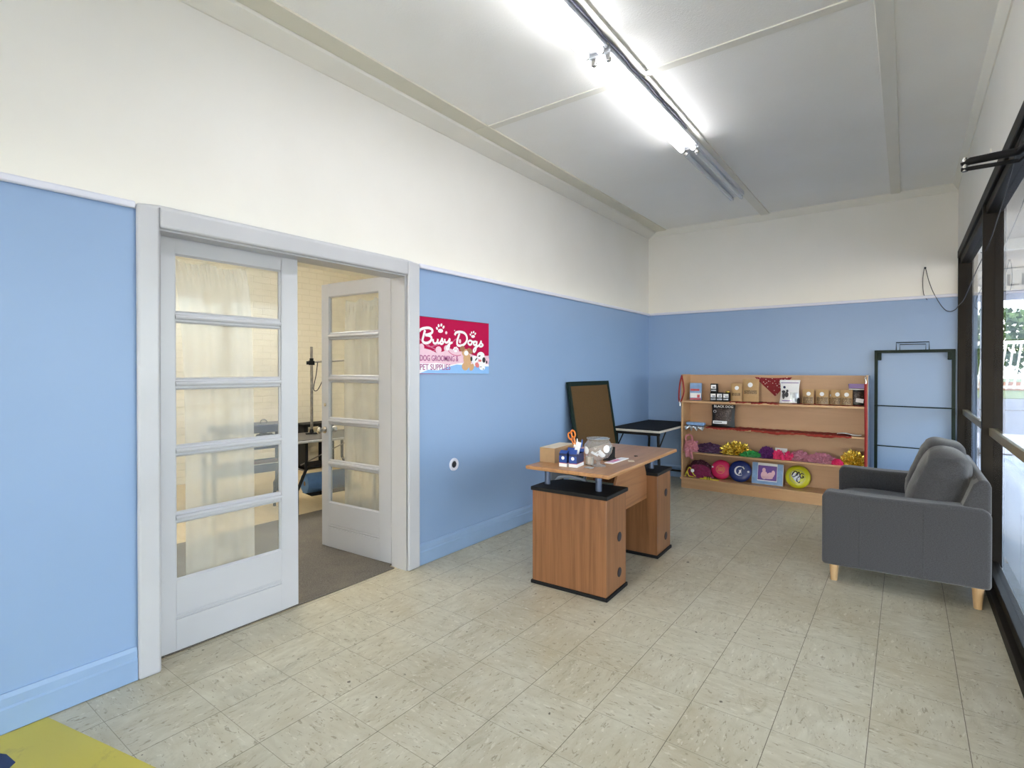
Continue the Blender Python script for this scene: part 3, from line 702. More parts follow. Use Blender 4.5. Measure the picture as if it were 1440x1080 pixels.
m = MB(); m.lathe([(.007, 0), (.007, .0008), (0, .0008)], seg=12, T=Matrix.Translation((.0, -.0385, .055)) @ Matrix.Rotation(R(90), 4, 'X')); m.build('dark_dot', 'ink', t)
t = thing('scissors', 'scissors with orange handles standing in the pink mug', 'scissors', (.975, 3.225, ZT+.01), 0, None, (R(0), R(-17), R(15)))
for s in (-1, 1):
    m = MB(); c = Vector((s*.013, 0, .168)); pts = [c+Vector((.013*math.cos(a), 0, .024*math.sin(a)+(.006 if s > 0 else -.004))) for a in [2*PI*k/16 for k in range(16)]]
    m.tube(pts, .0058, 8, closed=True); m.tube([(s*.006, 0, .10), (s*.010, 0, .146)], .006, 8); m.build('handle', 'orange', t, smooth=True)
    m = MB(); m.box(s*.004-.004, -.001, .01, s*.004+.004, .001, .11); m.build('blade', 'chrome', t)
for (dx, dy, mt, tl, lb) in ((.018, -.012, 'penblue', 12, 'blue pen standing in the pink mug behind the leaflet'), (-.012, .012, 'paper', -5, 'white pen standing in the pink mug')):
    m = MB(); m.cyl((0, 0, 0), (0, 0, .125), .0045); m.cyl((0, 0, .125), (0, 0, .135), .0045, .002); o = m.build('pen', mt, smooth=True); o.location = (.975+dx, 3.225+dy, ZT+.012); o.rotation_euler = (0, R(tl*.6), 0); tag(o, lb, 'pen')
t = thing('candle_jar', 'small cloudy glass jar beside the right blue carton', 'jar', (1.118, 3.115, ZT))
m = MB(); m.lathe([(.024, 0), (.027, .004), (.028, .052), (.025, .055), (.025, .006), (0, .006)], seg=24); m.build('glass', 'jarglass', t, smooth=True)
m = MB(); m.lathe([(.0235, .0065), (.0235, .035), (0, .036)], seg=24); m.build('wax', 'mug', t, smooth=True)
m = MB(); m.box(-.026, -.02, 0, .026, .02, .006); o = m.build('plastic_packet', 'silver', bevel=.002); o.location = (1.175, 3.0, ZT); o.rotation_euler[2] = R(-8); tag(o, 'small flat clear packet near the front edge of the desk top', 'packet')
t = thing('glass_fishbowl', 'clear stemmed glass bowl with round white stickers on the desk', 'bowl', (1.190, 3.10, ZT))
m = MB(); m.lathe([(.0, 0), (.050, .001), (.046, .006), (.016, .012), (.010, .022), (.013, .032), (.030, .042), (.065, .060), (.086, .088), (.092, .115), (.088, .140), (.074, .160), (.068, .168), (.071, .176), (.074, .180)], seg=40)
m.build('bowl', 'bowlglass', t, smooth=True)
m = MB(); pts = [(.073*math.cos(2*PI*k/32), .073*math.sin(2*PI*k/32), .180) for k in range(32)]; m.tube(pts, .003, 6, closed=True); m.build('rim', 'bowlglass', t, smooth=True)
for az, zz, rr in ((-118, .108, .025), (-28, .122, .024)):
    a = R(az); m = MB()
    def fs(u, v, a=a, zz=zz, rr=rr):
        th = u*2*PI; q = rr*v; da = q*math.cos(th)/.092; z = zz+q*math.sin(th); r_ = .0935-max(0, abs(z-.115)-.01)**2*6
        return Vector((r_*math.cos(a+da), r_*math.sin(a+da), z))
    m.sheet(fs, 24, 3); m.build('round_sticker', 'paper', t)
for (x, y, z, a, b, l) in ((1.17, 3.09, .855, 20, 25, .05), (1.20, 3.12, .845, -30, 15, .06), (1.195, 3.08, .87, 70, -20, .045), (1.215, 3.10, .86, 10, 40, .05)):
    m = MB(); m.box(-l/2, -.012, -.001, l/2, .012, .001); o = m.build('paper_slip', 'paper'); o.location = (x, y, z); o.rotation_euler = (R(b), R(b), R(a))
    tag(o, 'folded white paper slip inside the clear glass bowl', 'paper slip', 'paper slips in the glass bowl')
t = thing('card_stand', 'black L-shaped phone stand behind the glass bowl on the desk', 'stand', (1.135, 3.375, ZT), R(20))
m = MB(); m.box(-.04, -.06, 0, .04, .05, .006); m.build('base', 'black', t, bevel=.002)
m = MB(); m.box(-.04, .02, .006, .035, .026, .085, Matrix.Translation((0, .02, 0)) @ Matrix.Rotation(R(-12), 4, 'X') @ Matrix.Translation((0, -.02, 0))); m.build('back_plate', 'black', t, bevel=.002)
t = thing('flat_packet', 'long white and lilac flat packet lying on the desk', 'packet', (1.205, 3.345, ZT), R(0))
m = MB(); m.box(-.030, -.13, 0, .030, .13, .006); m.build('sleeve', 'paper', t, bevel=.002)
m = MB(); m.box(-.026, -.11, .0062, .026, .02, .0068); m.build('lilac_print', 'lilacpaper', t)
m = MB(); m.box(-.008, -.05, .0070, .006, .03, .0074); m.build('pink_print', 'hot', t)
m = MB(); m.box(-.02, -.032, 0, .02, .032, .002); o = m.build('small_card', 'tapes', bevel=.0006); o.location = (1.285, 3.40, ZT); o.rotation_euler[2] = R(30); tag(o, 'small beige card lying on the right edge of the desk top', 'card')
m = MB(); m.tube(catmull([(0, 0, .002), (.012, .004, .002), (.02, .015, .002), (.008, .02, .002), (-.004, .012, .002), (0, 0, .002), (.018, -.014, .002)], 4), .0018, 5); o = m.build('paper_clip', 'ink', smooth=True); o.location = (1.22, 3.60, ZT); tag(o, 'small dark wire clip lying towards the far end of the desk top', 'paper clip')

# ------------------------------------------------------------------ pinboard leaning on the left wall
ang = math.atan2(.21, 1.28)
t = thing('pinboard', 'brown pinboard in a dark green frame leaning against the left blue wall behind the desk', 'pinboard', (.235, 4.67, 0.006), 0, None, (0, -ang, 0))
Wb, Hb = .92, 1.285
m = MB(); m.box(-.010, .03, .03, .004, Wb-.03, Hb-.03); m.build('board', 'cork', t)
m = MB()
m.box(-.014, 0, 0, .010, .045, Hb); m.box(-.014, Wb-.045, 0, .010, Wb, Hb); m.box(-.014, .045, 0, .010, Wb-.045, .045); m.box(-.014, .045, Hb-.045, .010, Wb-.045, Hb)
m.build('frame', 'green', t, bevel=.003)

# ------------------------------------------------------------------ folding table in the corner
t = thing('grooming_table', 'folding table with black rubber top and pale edge in the far left corner', 'table', (.328, 6.215, 0))
m = MB(); m.box(-.308, -.60, .702, .308, .60, .728); m.build('table_top', 'tableedge', t, bevel=.008, seg=3)
m = MB(); m.box(-.30, -.59, .728, .30, .59, .733); m.build('rubber_mat', 'rubber', t)
for sy_ in (-1, 1):
    for sx in (-1, 1):
        m = MB(); m.tube([(sx*.25, sy_*.50, .70), (sx*.25, sy_*.44, 0.0)], .016, 10); m.build('leg', 'black', t, smooth=True)
        m = MB(); m.tube([(sx*.25, sy_*.485, .50), (sx*.25, sy_*.25, .70)], .008, 6); m.build('brace', 'black', t, smooth=True)
    m = MB(); m.tube([(-.25, sy_*.45, .12), (.25, sy_*.45, .12)], .012, 8); m.build('crossbar', 'black', t, smooth=True)
m = MB(); m.box(-.30, -.585, .672, .30, -.565, .702); m.build('apron', 'black', t)

# ------------------------------------------------------------------ display shelf
sh = thing('display_shelf', 'low wide maple display shelf unit with four tiers against the back wall', 'shelf unit', (1.567, 6.27, 0))
W2 = .924
m = MB(); m.box(-W2, .02, 0, W2, .29, .105); m.build('kick_base', 'maple', sh, bevel=.001)
m = MB(); m.box(-W2-.008, 0, .105, W2+.008, .29, .127); m.build('bottom_deck', 'maple', sh, bevel=.002)
for s in (-1, 1):
    m = MB(); m.box(s*W2, .012, .127, s*(W2-.022), .29, 1.345); m.build('side_panel', 'maple', sh, bevel=.0015)
m = MB(); m.box(-W2+.022, .278, .127, W2-.022, .289, 1.340); m.build('back_panel', 'mapleback', sh)
for z0, z1, side in ((1.012, 1.034, 0), (.712, .732, 0), (.412, .432, 0)):
    m = MB(); m.box(-W2+.022, .014, z0, W2-.022, .278, z1); m.build('shelf_board', 'maple', sh, bevel=.0015)
m = MB(); m.box(W2+.0005, .02, .13, W2+.004, .29, 1.34); m.build('grey_side_skin', 'postblue', sh)
Z1, Z2, Z3, Z4 = 1.0345, .7325, .4325, .1275

# leads hanging on both ends
def lead(name, label, pts, w, hook):
    t = thing(name, label, 'dog lead', pts[0][0] if isinstance(pts[0][0], tuple) else pts[0])
    o0 = Vector(t.location); m = MB(); m.tube([Vector(p)-o0 for p in catmull(pts, 5)], w, 6); m.build('webbing', 'redlead', t, smooth=True)
    m = MB(); h = Vector(hook)-o0; m.tube([h+Vector((0, 0, .015)), h+Vector((.006, -.004, .03)), h+Vector((0, -.004, .05)), h+Vector((-.008, 0, .03)), h], .004, 8); m.cyl(h+Vector((0, -.003, -.03)), h, .006); m.build('clip', 'chrome', t, smooth=True)
lead('dog_lead', 'long red dog lead hanging straight down the right end of the display shelf', [(2.474, 6.268, 1.27), (2.474, 6.262, 1.1), (2.478, 6.262, .7), (2.474, 6.262, .3), (2.474, 6.262, .16)], .014, (2.474, 6.262, 1.29))
lead('dog_lead', 'looped red dog lead hanging from the top left corner of the display shelf', [(.655, 6.27, 1.335), (.635, 6.262, 1.24), (.625, 6.255, 1.10), (.632, 6.255, 1.02), (.66, 6.25, 1.05), (.685, 6.25, 1.14), (.675, 6.255, 1.25), (.655, 6.262, 1.33)], .009, (.64, 6.25, 1.0))
bpy.data.objects['dog_lead.001'].location

# ---- packs
def lens(w, h, d, nu=14, nv=16, pinch=.0, bottom=.25):
    """closed pillow-like pouch: x width, y depth, z height"""
    def g(sgn):
        def f(u, v):
            x = (u-.5)*w*(1-pinch*math.sin(PI*v)); edge = math.sin(PI*min(max(u, 0), 1))**.6 if 0 < u < 1 else 0
            th = d*.5*edge*max(0, (1-v**2.2))*(1 if v > .02 else .9)
            return Vector((x, sgn*th-.0, v*h))
        return f
    return g
def pouch(name, label, cat, x0, x1, z, h, d, y, mats, rz=0, window=None, sticker=None, group=None, tilt=-5, pinch=.04):
    w = x1-x0; t = thing(name, label, cat, ((x0+x1)/2, y, z), 0, group, (R(tilt), 0, rz)); g = lens(w, h, d, pinch=pinch)
    m = MB(); f0, f1 = g(-1), g(1)
    n = 14; q = 16
    vs = [f0(i/n, j/q) for j in range(q+1) for i in range(n+1)]+[f1(i/n, j/q) for j in range(q+1) for i in range(n+1)]; N1 = (n+1)*(q+1)
    fs = []
    for j in range(q):
        for i in range(n):
            a = j*(n+1)+i; fs.append((a, a+1, a+n+2, a+n+1)); fs.append((N1+a+1, N1+a, N1+a+n+1, N1+a+n+2))
    for i in range(n): fs.append((i+1, i, N1+i, N1+i+1))
    m.raw(vs, fs); m.build('bag', mats[0], t, smooth=True)
    if window:
        (a, b, c, e, mt) = window; m = MB()
        def fw(u, v): p = f0(a+(b-a)*u, c+(e-c)*v); return Vector((p.x, p.y-.0018, p.z))
        m.sheet(fw, 10, 8); m.build('clear_window', mt, t, smooth=True)
    if sticker:
        (cx, cz, r, mt) = sticker; m = MB()
        def fk(u, v):
            th = u*2*PI; xx = cx+r*v*math.cos(th)/w; zz = cz+r*v*math.sin(th)/h; p = f0(min(max(xx, .01), .99), min(max(zz, 0), 1)); return Vector((p.x, p.y-.003, p.z))
        m.sheet(fk, 20, 3); m.build('sticker', mt, t, smooth=True)
    return t
YF = 6.40
t = thing('treat_pack', 'light blue printed pack standing at the left end of the top shelf', 'pack', (.775, YF, Z1+.003), 0, None, (R(-6), 0, R(4)))
m = MB(); m.box(-.068, -.012, 0, .068, .012, .205); m.build('packet', 'packblue', t, bevel=.004)
m = MB(); m.box(-.060, -.0128, .11, .045, -.0122, .135); m.build('red_title', 'packred', t)
m = MB(); m.box(-.063, -.0128, .03, .063, -.0122, .085); m.build('white_picture', 'paper', t)
m = MB(); m.box(-.063, -.0128, .004, .063, -.0122, .025); m.box(.02, -.013, .03, .05, -.0124, .065); m.build('dark_print', 'packred', t)
first = None
for k, (x, zz, lab) in enumerate(((.993, 0, 'small black box with white picture, bottom left of the stacked four on the top shelf'), (1.064, 0, 'small black box with white picture, bottom middle of the stacked four on the top shelf'), (1.135, 0, 'small black box with white picture, bottom right of the stacked four on the top shelf'), (.997, .102, 'small black box with white picture sitting on top of the other three'))):
    if first is None:
        first = t = thing('black_treat_box', lab, 'box', (x, YF-.02, Z1+zz), 0, 'small black boxes on the top shelf')
        m = MB(); m.box(-.0345, -.03, 0, .0345, .03, .101); m.build('carton', 'black', t, bevel=.0015)
        m = MB(); m.box(-.028, -.0306, .045, .028, -.0302, .088); m.build('picture_panel', 'paper', t)
        m = MB(); m.box(-.028, -.0306, .016, .028, -.0302, .034); m.box(-.012, -.031, .05, .02, -.0308, .07); m.build('small_print', 'silver', t)
    else: dup(first, (x, YF-.02, Z1+zz+.0003), 0, lab)
m = MB(); m.lathe([(.022, 0), (.024, .003), (.024, .016), (.02, .02), (0, .02)], seg=24); o = m.build('yellow_tin', 'gold2', smooth=True); o.location = (1.145, YF-.02, Z1+.1015); tag(o, 'small round yellow tin on top of the black treat boxes', 'tin')
pouch('kraft_pouch', 'medium brown kraft pouch with white round sticker beside the black boxes', 'pouch', 1.175, 1.30, Z1+.006, .205, .05, YF-.01, ['kraft'], 0, (.12, .88, .30, .46, 'treats'), (.55, .74, .023, 'paper'))
pouch('kraft_pouch', 'largest brown kraft pouch with white round sticker, left of the red bandana', 'pouch', 1.30, 1.475, Z1+.006, .255, .06, YF, ['kraft'], 0, (.1, .9, .34, .50, 'treats'), (.48, .74, .027, 'paper'))
t = pouch('white_treat_pouch', 'white treat pouch with a dog picture standing in front of the bandana point', 'pouch', 1.685, 1.885, Z1+.006, .250, .06, YF-.02, ['paper'], 0, (.55, .95, .06, .46, 'silver'), (.22, .68, .014, 'navy'), pinch=.12)
m = MB(); Tb = frame_back(-.055, -.034, .03)
for (cx, cy, rx, ry) in ((0, .05, .014, .04), (.03, .06, .018, .03), (.0, .09, .018, .016), (.036, .10, .012, .014)): m.prism([(cx+rx*math.cos(a), cy+ry*math.sin(a)) for a in [2*PI*k/14 for k in range(14)]], 0, .001, Tb)
m.build('dog_picture', 'ink', t)
m = MB(); m.box(-.085, -.012, .215, .085, -.0112, .222); m.box(-.07, -.037, .02, .03, -.036, .028); m.build('blue_print', 'packpurple', t)
m = MB(); m.lathe([(.014, 0), (.014, .045), (.010, .05), (.010, .06), (0, .061)], seg=16); o = m.build('black_bottle', 'black', smooth=True); o.location = (1.88, YF-.09, Z1+.008); tag(o, 'tiny black bottle at the right foot of the white treat pouch', 'bottle')
ks = [(1.905, 2.015, 0, .55, 'first small kraft treat pouch with round sticker, directly right of the white pouch'), (2.03, 2.150, 2, .48, 'second small kraft treat pouch, wider and standing apart to the left of the rear one'), (2.12, 2.21, 0, .5, 'small kraft treat pouch half hidden behind the second and fourth pouches'), (2.165, 2.265, -2, .62, 'fourth small kraft treat pouch, touching the last pouch on its right'), (2.255, 2.36, 3, .5, 'last small kraft treat pouch, rightmost of the row before the purple bag')]
for k, (a, b, rz, sx, lab) in enumerate(ks):
    pouch('treat_pouch', lab, 'pouch', a, b, Z1+.006, .155 if k != 2 else .135, .05, YF-.02+(.05 if k == 2 else (-.02 if k == 4 else 0)), ['kraft'], R(rz), (.06, .94, .03, .48, 'treats'), (sx, .68, .021 if k != 2 else .012, 'paper'), 'small kraft treat pouches on the top shelf')
t = pouch('chew_bag', 'black chew bag with a purple header at the right end of the top shelf', 'bag', 2.315, 2.462, Z1+.006, .215, .055, YF+.01, ['blackfilm'], 0, (.18, .92, .12, .62, 'jerky'), None, pinch=.12)
m = MB(); m.box(-.067, -.018, .170, .067, -.0165, .217); m.build('purple_header', 'packpurple', t)
m = MB(); m.box(-.01, -.034, .03, .055, -.033, .07, Matrix.Rotation(R(8), 4, 'Y')); m.box(-.065, -.02, .155, .065, -.018, .165); m.build('white_label', 'paper', t)
t = pouch('black_dog_treat_bag', 'big black treat bag with white lettering standing alone on the second shelf', 'bag', .965, 1.228, Z2+.008, .255, .09, YF-.02, ['blackfilm'], 0, (.15, .88, .28, .82, 'jerky'), None, pinch=.06)
m = MB(); text_into(m, 'BLACK DOG', .038, frame_back(-.105, -.012, .222), sx=1.0, ext=.0006, bold=.0008); m.build('lettering', 'sign_white', t)
m = MB(); m.box(-.10, -.052, .035, .055, -.050, .068); m.build('white_label', 'paper', t)
m = MB(); m.tube([(-.085+.014*math.cos(2*PI*k/16), -.040, .175+.014*math.sin(2*PI*k/16)) for k in range(16)], .002, 6, closed=True); m.build('ring_emblem', 'paper', t)
m = MB(); m.box(-.090, -.0525, .047, .0, -.0515, .056); m.lathe([(.014, 0), (.014, .001), (0, .001)], seg=18, T=Matrix.Translation((.035, -.0505, .052)) @ Matrix.Rotation(R(90), 4, 'X')); m.build('dark_print', 'ink', t)
t = thing('glasses_case', 'light blue slim case lying at the left end of the second shelf', 'case', (.80, 6.33, Z2+.014))
m = MB(); m.box(-.105, -.035, 0, .105, .035, .036); m.build('case', 'packblue', t, bevel=.01, seg=3)
m = MB()
def fwrap(u, v):
    x = .695+.22*u; y = 6.245+.12*v; z = Z2+.007+.004*math.sin(u*31)+.003*math.sin(u*17+v*9)
    if v < .35: z -= (.35-v)*.10*(1+.5*math.sin(u*23)); y = 6.258-.006*math.sin(u*19)
    return Vector((x, y, z))
m.sheet(fwrap, 40, 14); o = m.build('plastic_wrapper', 'silver', smooth=True, solid=.001); tag(o, 'crinkled silvery wrapper under the light blue case, drooping over the second shelf', 'wrapper')
def runner(x0, x1, y0, y1, z, label, mat='red', hang=0, seed=0, cut0=0, cut1=0):
    m = MB()
    def f(u, v):
        a = x0+cut0*(1-v); b = x1-cut1*(v)
        x = a+(b-a)*u; y = y0+(y1-y0)*v; zz = z+.004+.003*math.sin(u*37+seed)*math.sin(v*5+seed)+.002*math.sin(u*83)
        if hang and v < .25: zz -= (.25-v)*hang*4*(1+.25*math.sin(u*14+seed)); y = y0+(y1-y0)*.03*math.sin(u*20) + .001
        return Vector((x, y, max(zz, z+.0015) if not (hang and v < .25) else zz))
    m.sheet(f, 90, 14); o = m.build('shelf_cloth', mat, smooth=True, solid=.0015); return tag(o, label, 'cloth')
runner(1.19, 1.72, 6.28, 6.50, Z1, 'dark red cloth strip on the left half of the top shelf, under the kraft pouches', hang=.012, seed=1, cut1=.1)
runner(1.80, 2.45, 6.30, 6.50, Z1, 'dark red cloth strip under the small treat pouches, right half of top shelf', seed=2)
runner(.925, 1.40, 6.275, 6.52, Z2, 'short dark red cloth on the left of the second shelf, under the black bag', hang=.016, seed=3, cut0=.0, cut1=-.05)
runner(1.42, 2.36, 6.275, 6.50, Z2, 'long dark red cloth covering the right part of the second shelf', hang=.026, seed=4, cut0=.0, cut1=.02)
m = MB()
def fpap(u, v): return Vector((2.23+.21*u, 6.29+.12*v, Z2+.018+.008*math.sin(u*6)+.004*math.sin(v*5)))
m.sheet(fpap, 16, 8); o = m.build('folded_leaflet', 'paper', smooth=True, solid=.002); tag(o, 'crumpled white and red leaflet on the right end of the second shelf', 'leaflet')
# bandana
m = MB()
def fb(u, v):
    x = 1.40+.385*u; s = 1-abs(2*u-1.12)/1.12 if u > .56 else u/.56
    s = max(.0, min(1, (u/.56) if u < .56 else (1-u)/.44)); zt = 1.318-.01*math.sin(u*PI); zb = zt-.205*s
    return Vector((x, 6.543-.004*math.sin(u*15)-.003*math.sin(v*7)*s, zb+(zt-zb)*v))
m.sheet(fb, 40, 14); o = m.build('bandana', 'redband', smooth=True, solid=.0015); tag(o, 'red patterned triangular bandana pinned to the top of the shelf backing', 'bandana')

def crumple(name, label, cat, mat, c, size, seed, amp=.35, freq=3.0, sub=5, smooth=False, group=None, sharp=1.0, bottom=0.0, rz=0):
    bm = bmesh.new(); bmesh.ops.create_icosphere(bm, subdivisions=sub, radius=1)
    for v in bm.verts:
        p = v.co.copy(); q = p*freq+Vector((seed*3.1, seed*1.7, seed*.9))
        n1 = 1-abs(noise.noise(q))*2; n2 = 1-abs(noise.noise(q*2.3))*2; n3 = noise.noise(q*5)
        k = 1+amp*((n1-.6)*.6+(n2-.6)*.35*sharp+n3*.18*sharp)
        # flatter towards the ends, resting base
        v.co = Vector((p.x*k*size[0]/2, p.y*k*size[1]/2, (p.z*k)*size[2]))
        if v.co.z < 0: v.co.z *= .06
    zmin = min(v.co.z for v in bm.verts)
    for v in bm.verts: v.co.z -= zmin
    m = MB(); m.bm.free(); m.bm = bm; o = m.build(name, mat, smooth=smooth); o.location = c; o.rotation_euler[2] = rz
    return tag(o, label, cat, group)
YC = 6.375
crumple('tinsel_bundle', 'shiny gold tinsel bundle on the left half of the third shelf', 'tinsel', 'gold', (1.235, YC, Z3), (.32, .18, .12), 1, .7, 6.0, 5, False, None, 1.4)
crumple('tinsel_bundle', 'shiny gold tinsel bundle at the far right end of the third shelf', 'tinsel', 'gold2', (2.36, YC+.005, Z3), (.20, .17, .125), 2, .75, 6.0, 5, False, None, 1.4)
crumple('green_tulle_bow', 'bright green tulle bow in front of the left gold tinsel', 'bow', 'greent', (1.415, YC-.06, Z3), (.22, .10, .055), 3, .8, 5, 5, False)
crumple('purple_dress', 'dark purple dotted pet dress between the green bow and the hot pink bow', 'pet dress', 'purple', (1.565, YC-.02, Z3), (.165, .15, .10), 4, .8, 3.0, 5, False)
t = thing('hot_pink_bow', 'hot pink satin bow in front of a white card on the third shelf', 'bow', (1.735, YC-.03, Z3))
for s in (-1, 1):
    o = crumple('loop', '', '', 'hot', (s*.052, 0, 0), (.11, .11, .085), 5+s, .8, 2.2, 5, True); del o['label']; del o['category']; o.parent = t
o = crumple('knot', '', '', 'hot', (0, -.04, .0), (.04, .06, .055), 9, .3, 2, 3, True); del o['label']; del o['category']; o.parent = t
m = MB(); m.box(-.06, -.002, 0, .06, .002, .105); o = m.build('white_card', 'paper'); o.location = (1.69, YC+.08, Z3); o.rotation_euler[0] = R(-8); tag(o, 'blank pale card standing behind the hot pink bow', 'card')
crumple('pink_tutu', 'pale mauve pink tulle tutu right of the hot pink bow', 'pet dress', 'mauve', (1.885, YC-.01, Z3), (.19, .16, .09), 11, .75, 4.2, 5, False)
crumple('pink_ruffle_dress', 'long dusty pink ruffled pet dress between the tutu and the right gold tinsel', 'pet dress', 'mauve', (2.09, YC-.02, Z3), (.26, .15, .08), 12, .85, 4.6, 5, False)
crumple('pink_hair_bow', 'small pink bow with ribbons tucked left of the right gold tinsel', 'bow', 'hot', (2.235, YC-.075, Z3), (.09, .06, .05), 13, 1.0, 3.0, 5, False)
crumple('plum_pet_coat', 'dark plum pet coat lying left of the gold tinsel on the third shelf', 'pet coat', 'plum', (.955, YC-.01, Z3), (.34, .17, .10), 14, .4, 2.6, 5, True)
t = thing('pink_pet_harness', 'dusty pink pet harness at the left end of the third shelf, hanging over its edge', 'pet harness', (.75, YC-.05, Z3))
o = crumple('body', '', '', 'pinkc', (0, -.01, 0), (.17, .13, .125), 15, .45, 2.8, 5, True); del o['label']; del o['category']; o.parent = t
m = MB(); m.tube(catmull([(-.045, -.02, .08), (-.055, -.03, .17), (-.015, -.03, .20), (.02, -.03, .17), (.01, -.03, .08)], 5), .010, 8); m.build('strap_loop', 'pinkc', t, smooth=True)
m = MB()
def fh(u, v): return Vector((-.05+.09*u+.01*v, -.085-.012*math.sin(u*9)+.0*v-.004*math.sin(v*6), .02-.085*v+.01*math.sin(u*5)))
m.sheet(fh, 20, 12)
m.sheet(lambda u, v: Vector((-.05+.09*u, -.085+.06*v-.012*math.sin(u*9)*(1-v), .02+.03*v+.01*math.sin(u*5))), 20, 6); m.build('hanging_strap', 'pinkc', t, smooth=True, solid=.004)
m = MB(); m.lathe([(.014, 0), (.014, .006), (0, .009)], seg=16, T=Matrix.Translation((.085, -.06, .125)) @ Matrix.Rotation(R(90), 4, 'X')); m.build('button', 'mauve', t, smooth=True)
# bottom tier
t = thing('maroon_dog_coat', 'maroon dog coat with yellow straps folded at the left end of the bottom shelf', 'dog coat', (.83, 6.40, Z4))
o = crumple('coat_body', '', '', 'maroon', (.0, -.02, 0), (.30, .17, .135), 21, .3, 2.0, 5, True); del o['label']; del o['category']; o.parent = t
o = crumple('patterned_lining', '', '', 'floral', (-.01, .035, .05), (.28, .12, .13), 22, .35, 2.4, 5, True); del o['label']; del o['category']; o.parent = t
m = MB(); m.tube(catmull([(-.13, -.09, .05), (-.09, -.10, .12), (-.05, -.10, .05), (-.02, -.10, .02)], 5), .006, 6); m.tube(catmull([(-.14, -.10, .01), (-.12, -.10, .07), (-.10, -.10, .02), (-.04, -.11, .012)], 5), .007, 6); m.build('yellow_strap', 'yelstrap', t, smooth=True)
m = MB(); m.lathe([(.02, 0), (.02, .006), (0, .01)], seg=18, T=Matrix.Translation((-.055, -.105, .085)) @ Matrix.Rotation(R(80), 4, 'X')); m.build('white_badge', 'paper', t, smooth=True)
t = thing('yellow_strap_roll', 'small yellow webbing strap with black buckle lying in front of the maroon dog coat', 'strap', (.955, 6.300, Z4))
m = MB(); m.box(-.10, -.012, 0, .12, .012, .010); m.box(-.05, -.018, .0, .03, .016, .026); m.build('webbing', 'yelstrap', t, bevel=.004)
m = MB(); m.box(-.012, -.020, 0, -.004, .018, .034); m.box(.010, -.020, 0, .018, .018, .034); m.build('buckle', 'black', t, bevel=.002)
def disc(label, x, r, mat, y, lean, art):
    t = thing('flying_disc', label, 'flying disc', (x, y, Z4+.001), 0, 'flying discs on the bottom shelf')
    Td = Matrix.Rotation(-R(lean), 4, 'X') @ Matrix.Translation((0, 0, r)) @ Matrix.Rotation(R(90), 4, 'X')
    m = MB(); m.lathe([(0, .022), (r*.60, .022), (r*.68, .020), (r*.88, .016), (r*.97, .006), (r, -.006), (r*.97, -.010), (r*.94, .0), (r*.85, .010), (0, .016)], seg=48, T=Td); m.build('disc', mat, t, smooth=True)
    art(t, Td, r); return t
def art_pink(t, Td, r):
    m = MB()
    for k in (.45, .40): m.tube([(r*k*math.cos(2*PI*i/32), r*k*math.sin(2*PI*i/32), .0224) for i in range(32)], .0016, 4, closed=True, flat=Td)
    for i in range(7):
        x = (-.28+i*.093)*r; m.tube([(x, -.22*r, .0224), (x+.05*r, 0, .0224), (x, .24*r, .0224)], .003, 4, flat=Td)
    m.build('gold_print', 'gprint', t)
    m = MB(); m.lathe([(.010, .018), (.010, .0225), (0, .0225)], (-r*.82, .02, 0), 14, Td); m.build('white_sticker', 'paper', t)
def art_blue(t, Td, r):
    m = MB(); a = [(r*.45*math.cos(q), r*.45*math.sin(q)) for q in [R(60+i*10) for i in range(25)]]
    b = [(.08*r+r*.38*math.cos(q), r*.38*math.sin(q)) for q in [R(300-i*10) for i in range(25)]]
    m.prism(a+b, .0222, .0228, Td)
    m.prism([(-.10*r, -.3*r), (-.02*r, -.05*r), (-.06*r, .12*r), (.05*r, .05*r), (.16*r, .2*r), (.15*r, -.05*r), (.2*r, -.28*r), (.1*r, -.12*r), (.02*r, -.28*r)], .0222, .0229, Td)
    m.tube([(.25*r, .42*r, .0226), (.42*r, .2*r, .0226)], .006, 4, flat=Td)
    m.build('white_print', 'paper', t)
    m = MB(); m.lathe([(.012, .018), (.012, .0225), (0, .0225)], (r*.78, .0, 0), 14, Td); m.build('white_sticker', 'paper', t)
def art_yel(t, Td, r):
    m = MB(); m.tube([(r*.60*math.cos(2*PI*i/40), r*.60*math.sin(2*PI*i/40), .0224) for i in range(40)], .0016, 4, closed=True, flat=Td)
    m.prism([(-.42*r, .38*r), (-.1*r, .3*r), (.3*r, .1*r), (.2*r, -.3*r), (-.05*r, -.5*r), (-.3*r, -.25*r), (-.5*r, 0)], .0220, .0224, Td); m.build('silver_print', 'silver', t)
    m = MB()
    for st in ([(-.42, .12), (-.25, .42), (-.05, .40), (-.08, .15), (-.25, -.05), (-.45, .0)], [(-.05, .05), (.1, .42), (.18, .1), (.02, -.1)], [(.48, .22), (.32, .32), (.2, .12), (.3, -.08), (.48, 0), (.38, .12)], [(.0, -.15), (-.05, -.35), (.12, -.5), (.22, -.4)]):
        m.tube([(p.x*r, p.y*r, .0236) for p in catmull([(a, b, 0) for a, b in st], 5)], .0055, 5, flat=Td)
    m.build('black_script_print', 'ink', t)
disc('pink flying disc with faint gold print, leaning beside the maroon dog coat', 1.062, .112, 'fpink', 6.40, 16, art_pink)
disc('navy flying disc with a white crescent print, middle of the three discs', 1.275, .122, 'fblue', 6.37, 18, art_blue)
disc('lime yellow flying disc with black curly print, right of the boxed picture', 1.858, .122, 'fyel', 6.40, 16, art_yel)
t = thing('cushion_box', 'flat pale blue box with a purple dog picture between the navy and yellow discs', 'box', (1.56, 6.40, Z4+.002), 0, None, (R(-14), 0, R(0)))
m = MB(); m.box(-.158, -.014, 0, .158, .014, .235); m.build('box', 'paper', t, bevel=.003)
